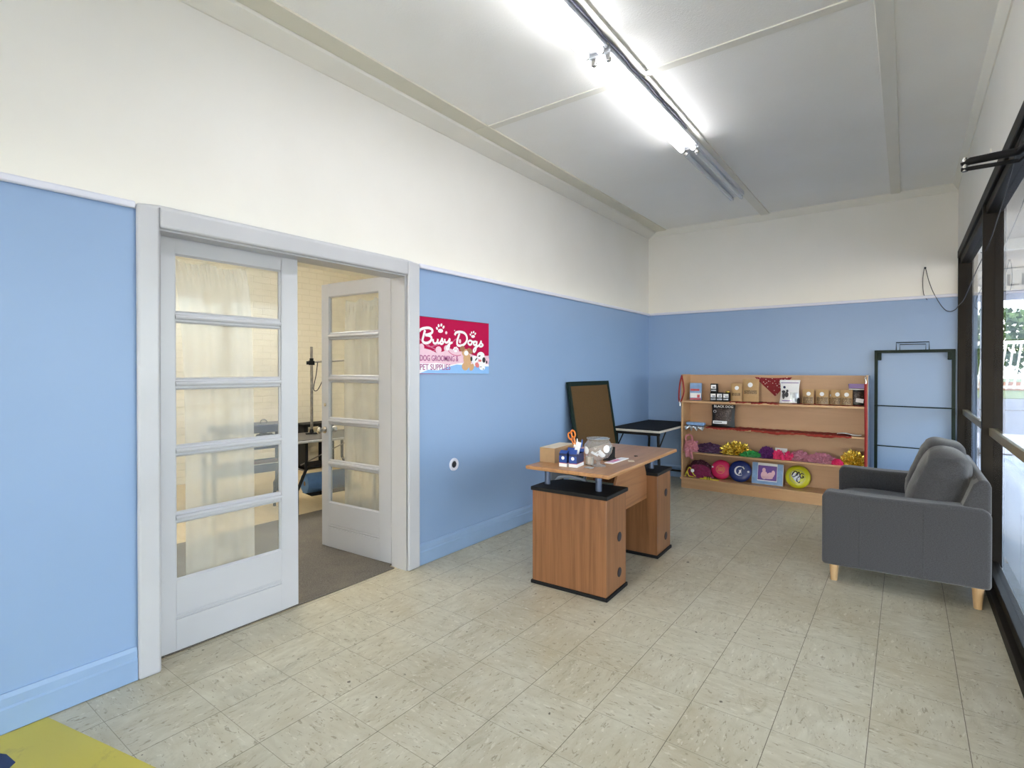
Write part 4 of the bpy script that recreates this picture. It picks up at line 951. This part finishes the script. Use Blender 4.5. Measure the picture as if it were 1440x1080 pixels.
m = MB(); m.box(-.156, -.0150, .002, -.10, -.0142, .233); m.box(.10, -.0150, .002, .156, -.0142, .233); m.box(-.10, -.0150, .002, .10, -.0142, .035); m.build('pale_blue_print', 'packblue', t)
m = MB(); m.box(-.096, -.0160, .045, .096, -.0152, .205); m.build('purple_picture', 'packpurple', t)
m = MB(); Tb = frame_back(0, -.0162, .12)
for (cx, cy, rx, ry) in ((-.03, -.02, .035, .045), (-.035, .035, .018, .025), (.035, -.015, .035, .03), (.06, .01, .018, .03), (.0, -.045, .06, .014)): m.prism([(cx+rx*math.cos(a), cy+ry*math.sin(a)) for a in [2*PI*k/14 for k in range(14)]], 0, .0006, Tb)
m.build('dog_picture', 'sign_pink', t)

# ------------------------------------------------------------------ green metal frame against the back wall
t = thing('sign_frame', 'tall empty dark green metal frame with top handle standing against the back wall', 'frame stand', (2.853, 6.80, 0), 0, None, (R(-0.6), 0, 0))
for s in (-1, 1):
    m = MB(); m.box(s*.33, -.014, 0, s*(.33-.028), .014, 1.60); m.build('upright', 'green', t, bevel=.002)
    m = MB(); m.box(s*.302, -.017, 1.50, s*.27, .017, 1.575); m.build('corner_bracket', 'green', t, bevel=.004)
m = MB(); m.box(-.33, -.014, 1.575, .33, .014, 1.605); m.build('top_bar', 'green', t, bevel=.002)
for z in (1.02, .60, .12):
    m = MB(); m.tube([(-.33, -.014, z+.004), (.33, -.014, z-.004)], .0055, 8); m.build('crossbar', 'green', t, smooth=True)
m = MB(); m.tube([(-.145, 0, 1.60), (-.145, 0, 1.682), (.125, 0, 1.682), (.125, 0, 1.60)], .0045, 8); m.tube([(-.115, -.01, 1.60), (-.115, -.01, 1.66), (.098, -.01, 1.66), (.098, -.01, 1.60)], .0035, 8); m.build('handle', 'green', t)

# ------------------------------------------------------------------ sofa
sf = thing('two_seat_sofa', 'charcoal grey two-seat fabric sofa with wooden legs against the shop window', 'sofa', (2.345, 4.05, 0))
SX, SL = .845, 1.26
def rbox(x0, y0, z0, x1, y1, z1, name, r=.03, sub=0, parent=sf, mat='sofa'):
    m = MB(); m.box(x0, y0, z0, x1, y1, z1); return m.build(name, mat, parent, bevel=r, seg=4)
def arm(y0, y1):
    m = MB(); pr = [(0, .115), (.0, .56), (.012, .588), (.04, .598), (.30, .592), (.50, .594), (.70, .600), (.805, .596), (.838, .58), (.845, .55), (.845, .135)]
    m.prism(pr, y0, y1, Matrix(((1, 0, 0, 0), (0, 0, 1, 0), (0, 1, 0, 0), (0, 0, 0, 1)))); bmesh.ops.recalc_face_normals(m.bm, faces=m.bm.faces)
    a = m.build('armrest', 'sofa', sf, bevel=.022, seg=4)
    m = MB()
    yf = y0-.0008
    for xs in (.21, .535): m.tube([(xs, yf, .14), (xs, yf, .575)], .0014, 4)
    m.build('seam', 'sofa', a)
arm(0, .15); arm(SL-.15, SL)
rbox(.03, .15, .13, .80, SL-.15, .30, 'seat_base', .02)
m = MB(); m.prism([(.74, .14), (.845, .14), (.845, .72), (.835, .755), (.80, .765), (.77, .74)], .15, SL-.15, Matrix(((1, 0, 0, 0), (0, 0, 1, 0), (0, 1, 0, 0), (0, 0, 0, 1)))); bmesh.ops.recalc_face_normals(m.bm, faces=m.bm.faces); m.build('back_frame', 'sofa', sf, bevel=.02, seg=3)
m = MB(); m.prism([(.70, .55), (.845, .55), (.845, .72), (.835, .755), (.80, .765), (.765, .73)], .03, SL-.03, Matrix(((1, 0, 0, 0), (0, 0, 1, 0), (0, 1, 0, 0), (0, 0, 0, 1)))); bmesh.ops.recalc_face_normals(m.bm, faces=m.bm.faces); m.build('back_rail', 'sofa', sf, bevel=.018, seg=3)
def cushion(x0, y0, z0, x1, y1, z1, name, e=.32, seed=0, wr=.004, T=None, mat='sofa', ee=4.2, parent=sf):
    bm = bmesh.new(); bmesh.ops.create_cube(bm, size=2); bmesh.ops.subdivide_edges(bm, edges=bm.edges[:], cuts=22, use_grid_fill=True)
    c = Vector(((x0+x1)/2, (y0+y1)/2, (z0+z1)/2)); h = Vector(((x1-x0)/2, (y1-y0)/2, (z1-z0)/2))
    for v in bm.verts:
        p = v.co; 
        q = Vector([math.copysign(abs(a)**1.0, a) for a in p]); L = max(abs(q.x), abs(q.y), abs(q.z)); s = (abs(q.x)**ee+abs(q.y)**ee+abs(q.z)**ee)**(1/ee)
        q = q/s*L
        w = wr*(noise.noise(Vector((p.x*.9+seed, p.y*.9, p.z*.9)))*2.2+1.0*max(0, 1-abs(noise.noise(Vector((p.x*.6+seed, p.y*1.0, p.z*3.0+seed)))*3))*(.3+.7*abs(p.y)))
        co = Vector((q.x*h.x, q.y*h.y, q.z*h.z)); n_ = q.normalized(); co += n_*w
        v.co = co+c if T is None else T @ co+c
    m = MB(); m.bm.free(); m.bm = bm; return m.build(name, mat, parent, smooth=True, ang=180)
cushion(.008, .155, .290, .62, SL-.155, .462, 'seat_cushion', wr=.006)
Tc = Matrix.Rotation(R(17), 3, 'Y')
def bc(y0, y1, z0, z1, seed):
    bk = cushion(.475, y0, z0, .755, y1, z1, 'back_cushion', seed=seed, wr=.009, T=Tc, ee=3.0)
    m = MB()
    ym = (y0+y1)/2
    return bk
bc(.125, SL/2+.01, .405, .90, 2.0); bc(SL/2-.01, SL-.12, .405, .905, 5.0)
for (x, y) in ((.065, .075), (.79, .075), (.065, SL-.075), (.79, SL-.075)):
    m = MB(); m.cyl((x, y, .0), (x, y, .16), .020, .032, 24); m.build('leg', 'legwood', sf, smooth=True)

# ------------------------------------------------------------------ yellow mat, small fittings, cables
t = thing('yellow_mat', 'worn yellow floor mat with a blue patch in the near left corner', 'mat', (0, 0, 0))
m = MB(); m.prism([(.02, .60), (.04, -1.2), (1.05, -1.2), (1.05, .835), (.674, .748)], .0002, .003); m.build('mat', 'yellowmat', t)
m = MB(); m.prism([(.17, .452), (.13, .43), (.15, .1), (.40, .05), (.31, .40), (.25, .462)], .0032, .004); m.build('blue_patch', 'navy', t)
t = thing('door_closer_arm', 'black jointed metal closer arm reaching in above the window at the right edge', 'door closer', (3.2, 2.96, 2.28))
e = Vector((-.215, .14, .03))
m = MB(); m.tube([Vector((0, -.10, .03)), Vector((-.03, .08, .030)), e+Vector((.03, 0, .012)), e], [.014, .017, .016, .011], 10); m.build('upper_arm', 'black', t, smooth=True)
m = MB(); m.tube([Vector((0, -.10, -.012)), Vector((-.03, .09, -.006)), e+Vector((0, 0, -.020))], .009, 10); m.build('lower_arm', 'black', t, smooth=True)
m = MB(); m.cyl(e+Vector((.012, 0, -.03)), e+Vector((.012, 0, .022)), .011); m.cyl(e+Vector((.012, 0, .022)), e+Vector((.012, 0, .03)), .007); m.build('pivot_bolt', 'chrome', t, smooth=True)
m = MB(); m.box(-.03, -.16, -.05, 0, -.02, .07); m.build('mounting_plate', 'black', t, bevel=.004)
m = MB(); m.lathe([(.014, 0), (.014, .008), (.006, .012), (0, .012)], seg=16, T=Matrix.Translation((3.203, 4.322, 2.726)) @ Matrix.Rotation(R(-90), 4, 'Y')); o = m.build('screw_cover', 'cream', smooth=True); tag(o, 'tiny cream round screw cap on the white wall above the window', 'wall fitting')
t = thing('cable_hook', 'small black cable nail high on the back wall near the window', 'nail', (2.943, BY, 2.434))
m = MB(); m.cyl((0, 0, 0), (0, -.014, 0), .004); m.cyl((0, -.014, 0), (0, -.018, 0), .010); m.build('nail', 'ink', t, smooth=True)
m = MB()
m.tube(catmull([(2.962, 6.845, 2.107), (2.935, 6.845, 2.16), (2.925, 6.845, 2.25), (2.927, 6.845, 2.36), (2.943, 6.842, 2.434), (2.97, 6.842, 2.31), (3.005, 6.84, 2.19), (3.055, 6.84, 2.075), (3.10, 6.835, 2.0), (3.14, 6.83, 1.978), (3.175, 6.82, 1.99), (3.192, 6.80, 2.01), (3.195, 6.74, 2.02), (3.215, 6.357, 2.047), (3.215, 5.408, 2.14), (3.215, 4.77, 2.19)], 6), .0032, 6)
m.tube(catmull([(3.192, 4.77, 2.19), (3.215, 4.69, 2.194), (3.215, 4.11, 2.293), (3.215, 3.739, 2.387), (3.215, 3.45, 2.47), (3.215, 3.30, 2.49)], 6), .0028, 6)
o = m.build('hanging_cable', 'cable', smooth=True); tag(o, 'thin black cable looping from a nail on the back wall and across the shop window', 'cable')

# ------------------------------------------------------------------ rear room
m = MB()
m.prism([(-1.90, .2), (-.16, .2), (-.16, 1.03), (-.097, 1.03), (-.10, 1.7), (-.093, 2.1), (-.098, D1-.02), (-.16, D1-.02), (-.16, 3.7), (-1.88, 3.7)], .0005, .008); o = m.build('grey_carpet', 'carpet', bevel=.002); tag(o, 'rough grey carpet on the floor of the rear room behind the French doors', 'carpet')
t = thing('grooming_table', 'grey-topped folding table in the rear room holding a steel post', 'table', (-2.05, 3.28, 0), R(-9))
m = MB(); m.box(-.32, -.48, .700, .32, .52, .724); m.build('table_top', 'tableedge', t, bevel=.006, seg=3)
m = MB(); m.box(-.31, -.47, .724, .31, .51, .729); m.build('mat', 'darkgrey', t)
for sy_ in (-1, 1):
    for sx in (-1, 1):
        m = MB(); m.tube([(sx*.25, sy_*.31, .70), (sx*.25, sy_*.31, .44), (sx*.28, sy_*.41, .25), (sx*.28, sy_*.41, .009)], .015, 10); m.build('leg', 'steel' if False else 'black', t, smooth=True)
    m = MB(); m.tube([(-.25, sy_*.31, .42), (.25, sy_*.31, .42)], .009, 8); m.build('crossbar', 'steel', t, smooth=True)
m = MB(); m.tube([(.10, -.30, .46), (.10, .30, .69)], .006, 6); m.build('brace', 'steel', t, smooth=True)
m = MB(); m.box(-.10, -.20, .138, .12, .36, .150); m.build('lower_shelf', 'black', t, bevel=.004)
t = thing('grooming_post', 'steel grooming post with clamp arm and black noose on the grey rear table', 'grooming arm', (-2.20, 3.22, .7295), R(65))
m = MB(); m.cyl((0, 0, 0), (0, 0, .91), .014); m.build('pole', 'steel', t, smooth=True)
m = MB(); m.box(-.06, -.03, 0, .06, .03, .012); m.cyl((0, 0, .012), (0, 0, .05), .024, .015); m.build('foot', 'black', t, bevel=.003)
m = MB(); m.box(-.028, -.022, .72, .028, .022, .765); m.cyl((-.05, 0, .742), (-.028, 0, .742), .018); m.cyl((0, 0, .765), (0, 0, .79), .020); m.build('clamp', 'black', t, bevel=.002)
m = MB(); m.cyl((.02, 0, .752), (.42, 0, .775), .010); m.build('arm', 'steel', t, smooth=True)
m = MB(); m.tube(catmull([(.06, 0, .745), (.045, 0, .62), (.02, 0, .47), (.06, 0, .46), (.12, 0, .58), (.14, 0, .60), (.18, 0, .68), (.17, 0, .75)], 6), .0045, 6); m.tube(catmull([(.11, 0, .75), (.12, .01, .60), (.16, 0, .60), (.19, 0, .70)], 6), .004, 6); m.build('noose', 'ink', t, smooth=True)
t = thing('paper_roll', 'blue wiping paper roll lying on the lower shelf of the rear table', 'paper roll', (-2.08, 3.19, .251), R(-9))
m = MB(); Tt = Matrix.Translation((.02, -.13, 0)) @ Matrix.Rotation(R(-90), 4, 'X'); m.lathe([(.026, 0), (.098, 0), (.098, .42), (.026, .42), (.026, 0)], seg=40, T=Tt); m.build('paper', 'rollblue', t, smooth=True)
m = MB(); m.lathe([(.024, .004), (.0255, .004), (.0255, .416), (.024, .416), (.024, .004)], seg=24, T=Tt); m.build('cardboard_core', 'card', t, smooth=True)
# black cabinet frame beyond the table
t = thing('black_rack', 'open black rack standing against the far brick wall of the rear room', 'rack', (-4.05, 4.45, 0))
for (y) in (-.25, .17):
    m = MB(); m.box(-.15, y, 0, .15, y+.06, .62); m.build('side_panel', 'black', t)
m = MB(); m.box(-.15, -.25, .60, .15, .23, .64); m.box(-.15, -.25, .02, .15, .23, .06); m.build('shelf', 'black', t)
# trolley with trays
tr = thing('tool_trolley', 'dark blue plastic trolley with trays seen through the closed left door', 'trolley', (-2.95, 2.93, 0), R(-8))
for z, inner in ((.30, 'trayred'), (.55, 'darkgrey')):
    m = MB(); m.box(-.2, -.42, z, .2, .42, z+.012)
    for (a, b, c, d) in ((-.2, -.42, .2, -.40), (-.2, .40, .2, .42), (-.2, -.42, -.18, .42), (.18, -.42, .2, .42)): m.box(a, b, z, c, d, z+.085)
    p = m.build('tray', 'trolleyblue', tr, bevel=.006)
    m = MB(); m.box(-.178, -.398, z+.013, .178, .398, z+.075); m.build('tray_contents', inner, p, bevel=.02)
    m = MB()
    for (a, b, c, d) in ((-.202, -.422, .202, -.405), (-.202, .405, .202, .422), (.185, -.422, .202, .422)): m.box(a, b, z+.086, c, d, z+.092)
    m.build('tray_rim', 'tableedge', p)
for (x, y) in ((-.17, -.38), (.17, -.38), (-.17, .38), (.17, .38)):
    m = MB(); m.cyl((x, y, .07), (x, y, .72), .022); m.build('upright', 'trolleyblue', tr, smooth=True)
    m = MB(); m.cyl((x, y-.012, .035), (x, y+.012, .035), .035, seg=20); m.cyl((x, y, .03), (x, y, .075), .01); m.build('caster', 'rubber', tr, smooth=True)
t = thing('grooming_case', 'black closed case with a ring handle on top of the blue trolley', 'case', (-2.95, 2.98, .7205), R(-8))
m = MB(); m.box(-.18, -.40, 0, .18, .40, .085); m.build('case', 'trolleyblue', t, bevel=.008)
m = MB(); m.tube([(0, .12+.035*math.cos(2*PI*k/16), .10+.028*math.sin(2*PI*k/16)) for k in range(16)], .005, 6, closed=True); m.build('ring_handle', 'chrome', t, smooth=True)
for dx, dy, s_, lb in ((-.02, -.25, 1, 'loose bundle of grooming cloths on the middle tray, left side'), (.03, .18, .9, 'loose bundle of grooming cloths on the middle tray, right side')):
    crumple('cloth_bundle', lb, 'cloth', 'darkgrey' if dx > 0 else 'paper', (-2.95+dx, 2.93+dy, .626), (.22*s_, .28*s_, .07), 31+dy, .4, 3, 4, True)
# ceiling lamp of the rear room
t = thing('rear_room_light', 'twin fluorescent batten on the rear room ceiling over the carpet, hidden above the door head', 'ceiling light', (-2.0, 1.6, 2.9))
m = MB(); m.box(-.05, 0, -.05, .05, 1.5, -.0005); m.build('batten', 'lamp_body', t)
glow_w = glow('warm_lit_tube', (1, .97, .91, 1), 25)
for sx in (-.03, .03):
    m = MB(); m.cyl((sx, .03, -.072), (sx, 1.47, -.072), .018, seg=16); m.build('tube', glow_w, t, smooth=True)
dup(t, (-2.0, 3.4, 2.9), 0, 'second twin fluorescent batten, added to brighten the rear room, hidden above the door head')  # extra unseen lamp, added to lift the rear room brightness
dup(t, (-2.0, -.3, 2.9), 0, 'third twin fluorescent batten, added to brighten the rear room, nearest the front, hidden')  # another unseen lamp added for more light in the rear room

# ------------------------------------------------------------------ outdoors
o = MB().box(-6, -30, -.2, 14, -4.72, -.10).build('bounce_footpath', plain('pale_bounce_concrete', (.58, .56, .52, 1), .9, var=.04, scale=3)); o['kind'] = 'structure'  # unseen ground, made pale so it bounces light up to the ceiling
o = MB().box(3.32, -4.6, -.2, 14, 12.7, -.10).build('paved_walkway', 'pave'); o['kind'] = 'structure'
o = MB().box(-8, 12.7, -.2, 20, 16.6, -.08).build('timber_walkway', 'deck'); o['kind'] = 'structure'
o = MB().box(-40, 16.6, -.3, 60, 38, -.12).build('road', 'road'); o['kind'] = 'structure'
o = MB().box(-60, 38, -.3, 90, 120, -.10).build('lawn', 'grass'); o['kind'] = 'structure'
o = MB().box(3.36, -4.6, 2.9, 9, 12.6, 3.0).build('veranda_soffit', 'soffit'); o['kind'] = 'structure'
o = MB().box(3.36, 12.6, 2.62, 9, 12.7, 3.0).build('veranda_fascia', 'lilac'); o['kind'] = 'structure'
for y, mt in ((5.2, 'beam'), (8.3, 'cream'), (10.6, 'cream')):
    o = MB().box(3.36, y, 2.78, 9, y+.10, 2.9).build('veranda_beam', mt); o['kind'] = 'structure'
t = thing('veranda_post', 'weathered grey timber post outside, seen through the far window pane', 'post', (3.93, 12.4, -.1))
m = MB(); m.box(-.09, -.09, 0, .09, .09, 2.99); m.build('post', 'postwood', t, bevel=.008)
m = MB(); m.box(-.12, -.12, 0, .12, .12, .12); m.build('base', 'postwood', t, bevel=.008)
t = thing('hanging_sign', 'pale outlined sign board with grey capitals hanging under the veranda outside', 'sign', (4.02, 9.55, 2.44))
m = MB(); m.box(-.72, 0, 0, .62, .03, .30); m.build('board', 'soffit', t)
m = MB(); text_into(m, 'TOILETS', .22, frame_back(-.66, -.003, .07), sx=1.30, ext=.001); m.build('lettering', 'postwood', t)
m = MB()
for x in (-.5, .45): m.cyl((x, .015, .30), (x, .015, .459), .006)
m.build('hanger', 'ink', t)
m = MB(); m.box(-.74, -.002, .295, .64, .032, .305); m.box(-.74, -.002, -.005, .64, .032, .005); m.build('border', 'postwood', t)
# white slatted fence across the road, leaning slats
t = thing('slatted_fence', 'white slatted park fence across the road, seen through the window', 'fence', (9.6, 52, -.1), R(0))
m = MB(); m.box(-5, 0, .15, 5, .12, .35); m.box(-5, 0, 3.35, 5, .12, 3.6); m.build('rail', 'picket', t)
for k in range(24):
    x = -4.6+k*.4; m = MB(); m.box(-.06, .02, 0, .06, .10, 3.4, Matrix.Translation((x, 0, .1)) @ Matrix.Rotation(R(7), 4, 'Y')); m.build('slat', 'picket', t)
m = MB(); m.box(-6, .3, 0, 6, .6, .6); o = m.build('garden_edging', 'brickred'); o.location = (9.6, 52.6, -.1); tag(o, 'low red brick garden edging behind the white slatted fence', 'edging')
def tree(x, y, h, r, seed, label):
    t = thing('park_tree', label, 'tree', (x, y, -.1), 0, 'trees beyond the road')
    m = MB(); m.cyl((0, 0, 0), (0, 0, h*.6), .25, .15, 12); m.build('trunk', 'bark', t, smooth=True)
    bm = bmesh.new()
    rr = random.Random(seed)
    for k in range(1500):
        a = rr.uniform(0, 2*PI); u = rr.uniform(-1, 1); q = rr.uniform(.55, 1)**.6; s = math.sqrt(1-u*u)
        lump = 1+.28*noise.noise(Vector((math.cos(a)*s*2+seed, math.sin(a)*s*2, u*2)))
        c = Vector((r*q*s*math.cos(a)*lump, r*q*s*math.sin(a)*lump, h*.58+h*.42*q*u*lump)); e = rr.uniform(.22, .42)
        d1 = Vector((rr.uniform(-1, 1), rr.uniform(-1, 1), rr.uniform(-1, 1))).normalized()*e; d2 = d1.cross(Vector((rr.uniform(-1, 1), rr.uniform(-1, 1), rr.uniform(-1, 1)))).normalized()*e*.6
        bm.faces.new([bm.verts.new(c-d1), bm.verts.new(c+d2), bm.verts.new(c+d1), bm.verts.new(c-d2)])
    m = MB(); m.bm.free(); m.bm = bm; m.build('crown', 'leaf', t)
tree(9.2, 66, 7.2, 3.8, 3, 'bushy green tree directly behind the slatted fence across the road')
tree(19.0, 70, 8.0, 4.2, 8, 'green tree behind the right end of the slatted fence')
tree(2.0, 72, 5.5, 3.0, 5, 'smaller green tree glimpsed left beyond the road')

# ------------------------------------------------------------------ light, sky, camera
w = bpy.data.worlds.new('World'); bpy.context.scene.world = w; w.use_nodes = True
nt = w.node_tree; bg = nt.nodes['Background']; sk = nt.nodes.new('ShaderNodeTexSky'); sk.sky_type = 'NISHITA'
sk.sun_disc = False; sk.sun_elevation = R(48); sk.sun_rotation = R(200); sk.air_density = 1.2; sk.dust_density = 2.5
tc = nt.nodes.new('ShaderNodeTexCoord'); cn = nt.nodes.new('ShaderNodeTexNoise'); cn.inputs['Scale'].default_value = 2.5; cn.inputs['Detail'].default_value = 6
nt.links.new(tc.outputs['Generated'], cn.inputs['Vector'])
mr = nt.nodes.new('ShaderNodeMapRange'); nt.links.new(cn.outputs['Fac'], mr.inputs[0]); mr.inputs[1].default_value = .3; mr.inputs[2].default_value = .6
cm = nt.nodes.new('ShaderNodeMix'); cm.data_type = 'RGBA'; nt.links.new(mr.outputs[0], cm.inputs[0]); nt.links.new(sk.outputs[0], cm.inputs[6]); cm.inputs[7].default_value = (1.02, .99, .965, 1)
nt.links.new(cm.outputs[2], bg.inputs[0]); bg.inputs[1].default_value = 3.1
sl = bpy.data.lights.new('Sun', 'SUN'); sl.energy = 3.5; sl.angle = R(1.5); sl.color = (1, .95, .87)
so = bpy.data.objects.new('Sun', sl); C.objects.link(so); so.rotation_euler = (R(35), 0, R(-160)); so.location = (6, 10, 8)

cam = bpy.data.cameras.new('Camera'); co = bpy.data.objects.new('Camera', cam); C.objects.link(co)
co.location = (2.79, 0, 1.40); co.rotation_euler = (R(89.6), 0, R(36.52))
cam.sensor_width = 36; cam.lens = 748/1440*36; cam.shift_y = -14.8/1440; cam.clip_start = .05; cam.clip_end = 400
sc = bpy.context.scene; sc.camera = co
sc.view_settings.view_transform = 'Standard'; sc.view_settings.look = 'None'; sc.view_settings.gamma = 1; sc.view_settings.exposure = 1.20
sc.cycles.use_denoising = True; sc.cycles.max_bounces = 14; sc.cycles.diffuse_bounces = 8; sc.cycles.transparent_max_bounces = 16
sc.cycles.sample_clamp_indirect = 6; sc.cycles.caustics_reflective = False; sc.cycles.caustics_refractive = False
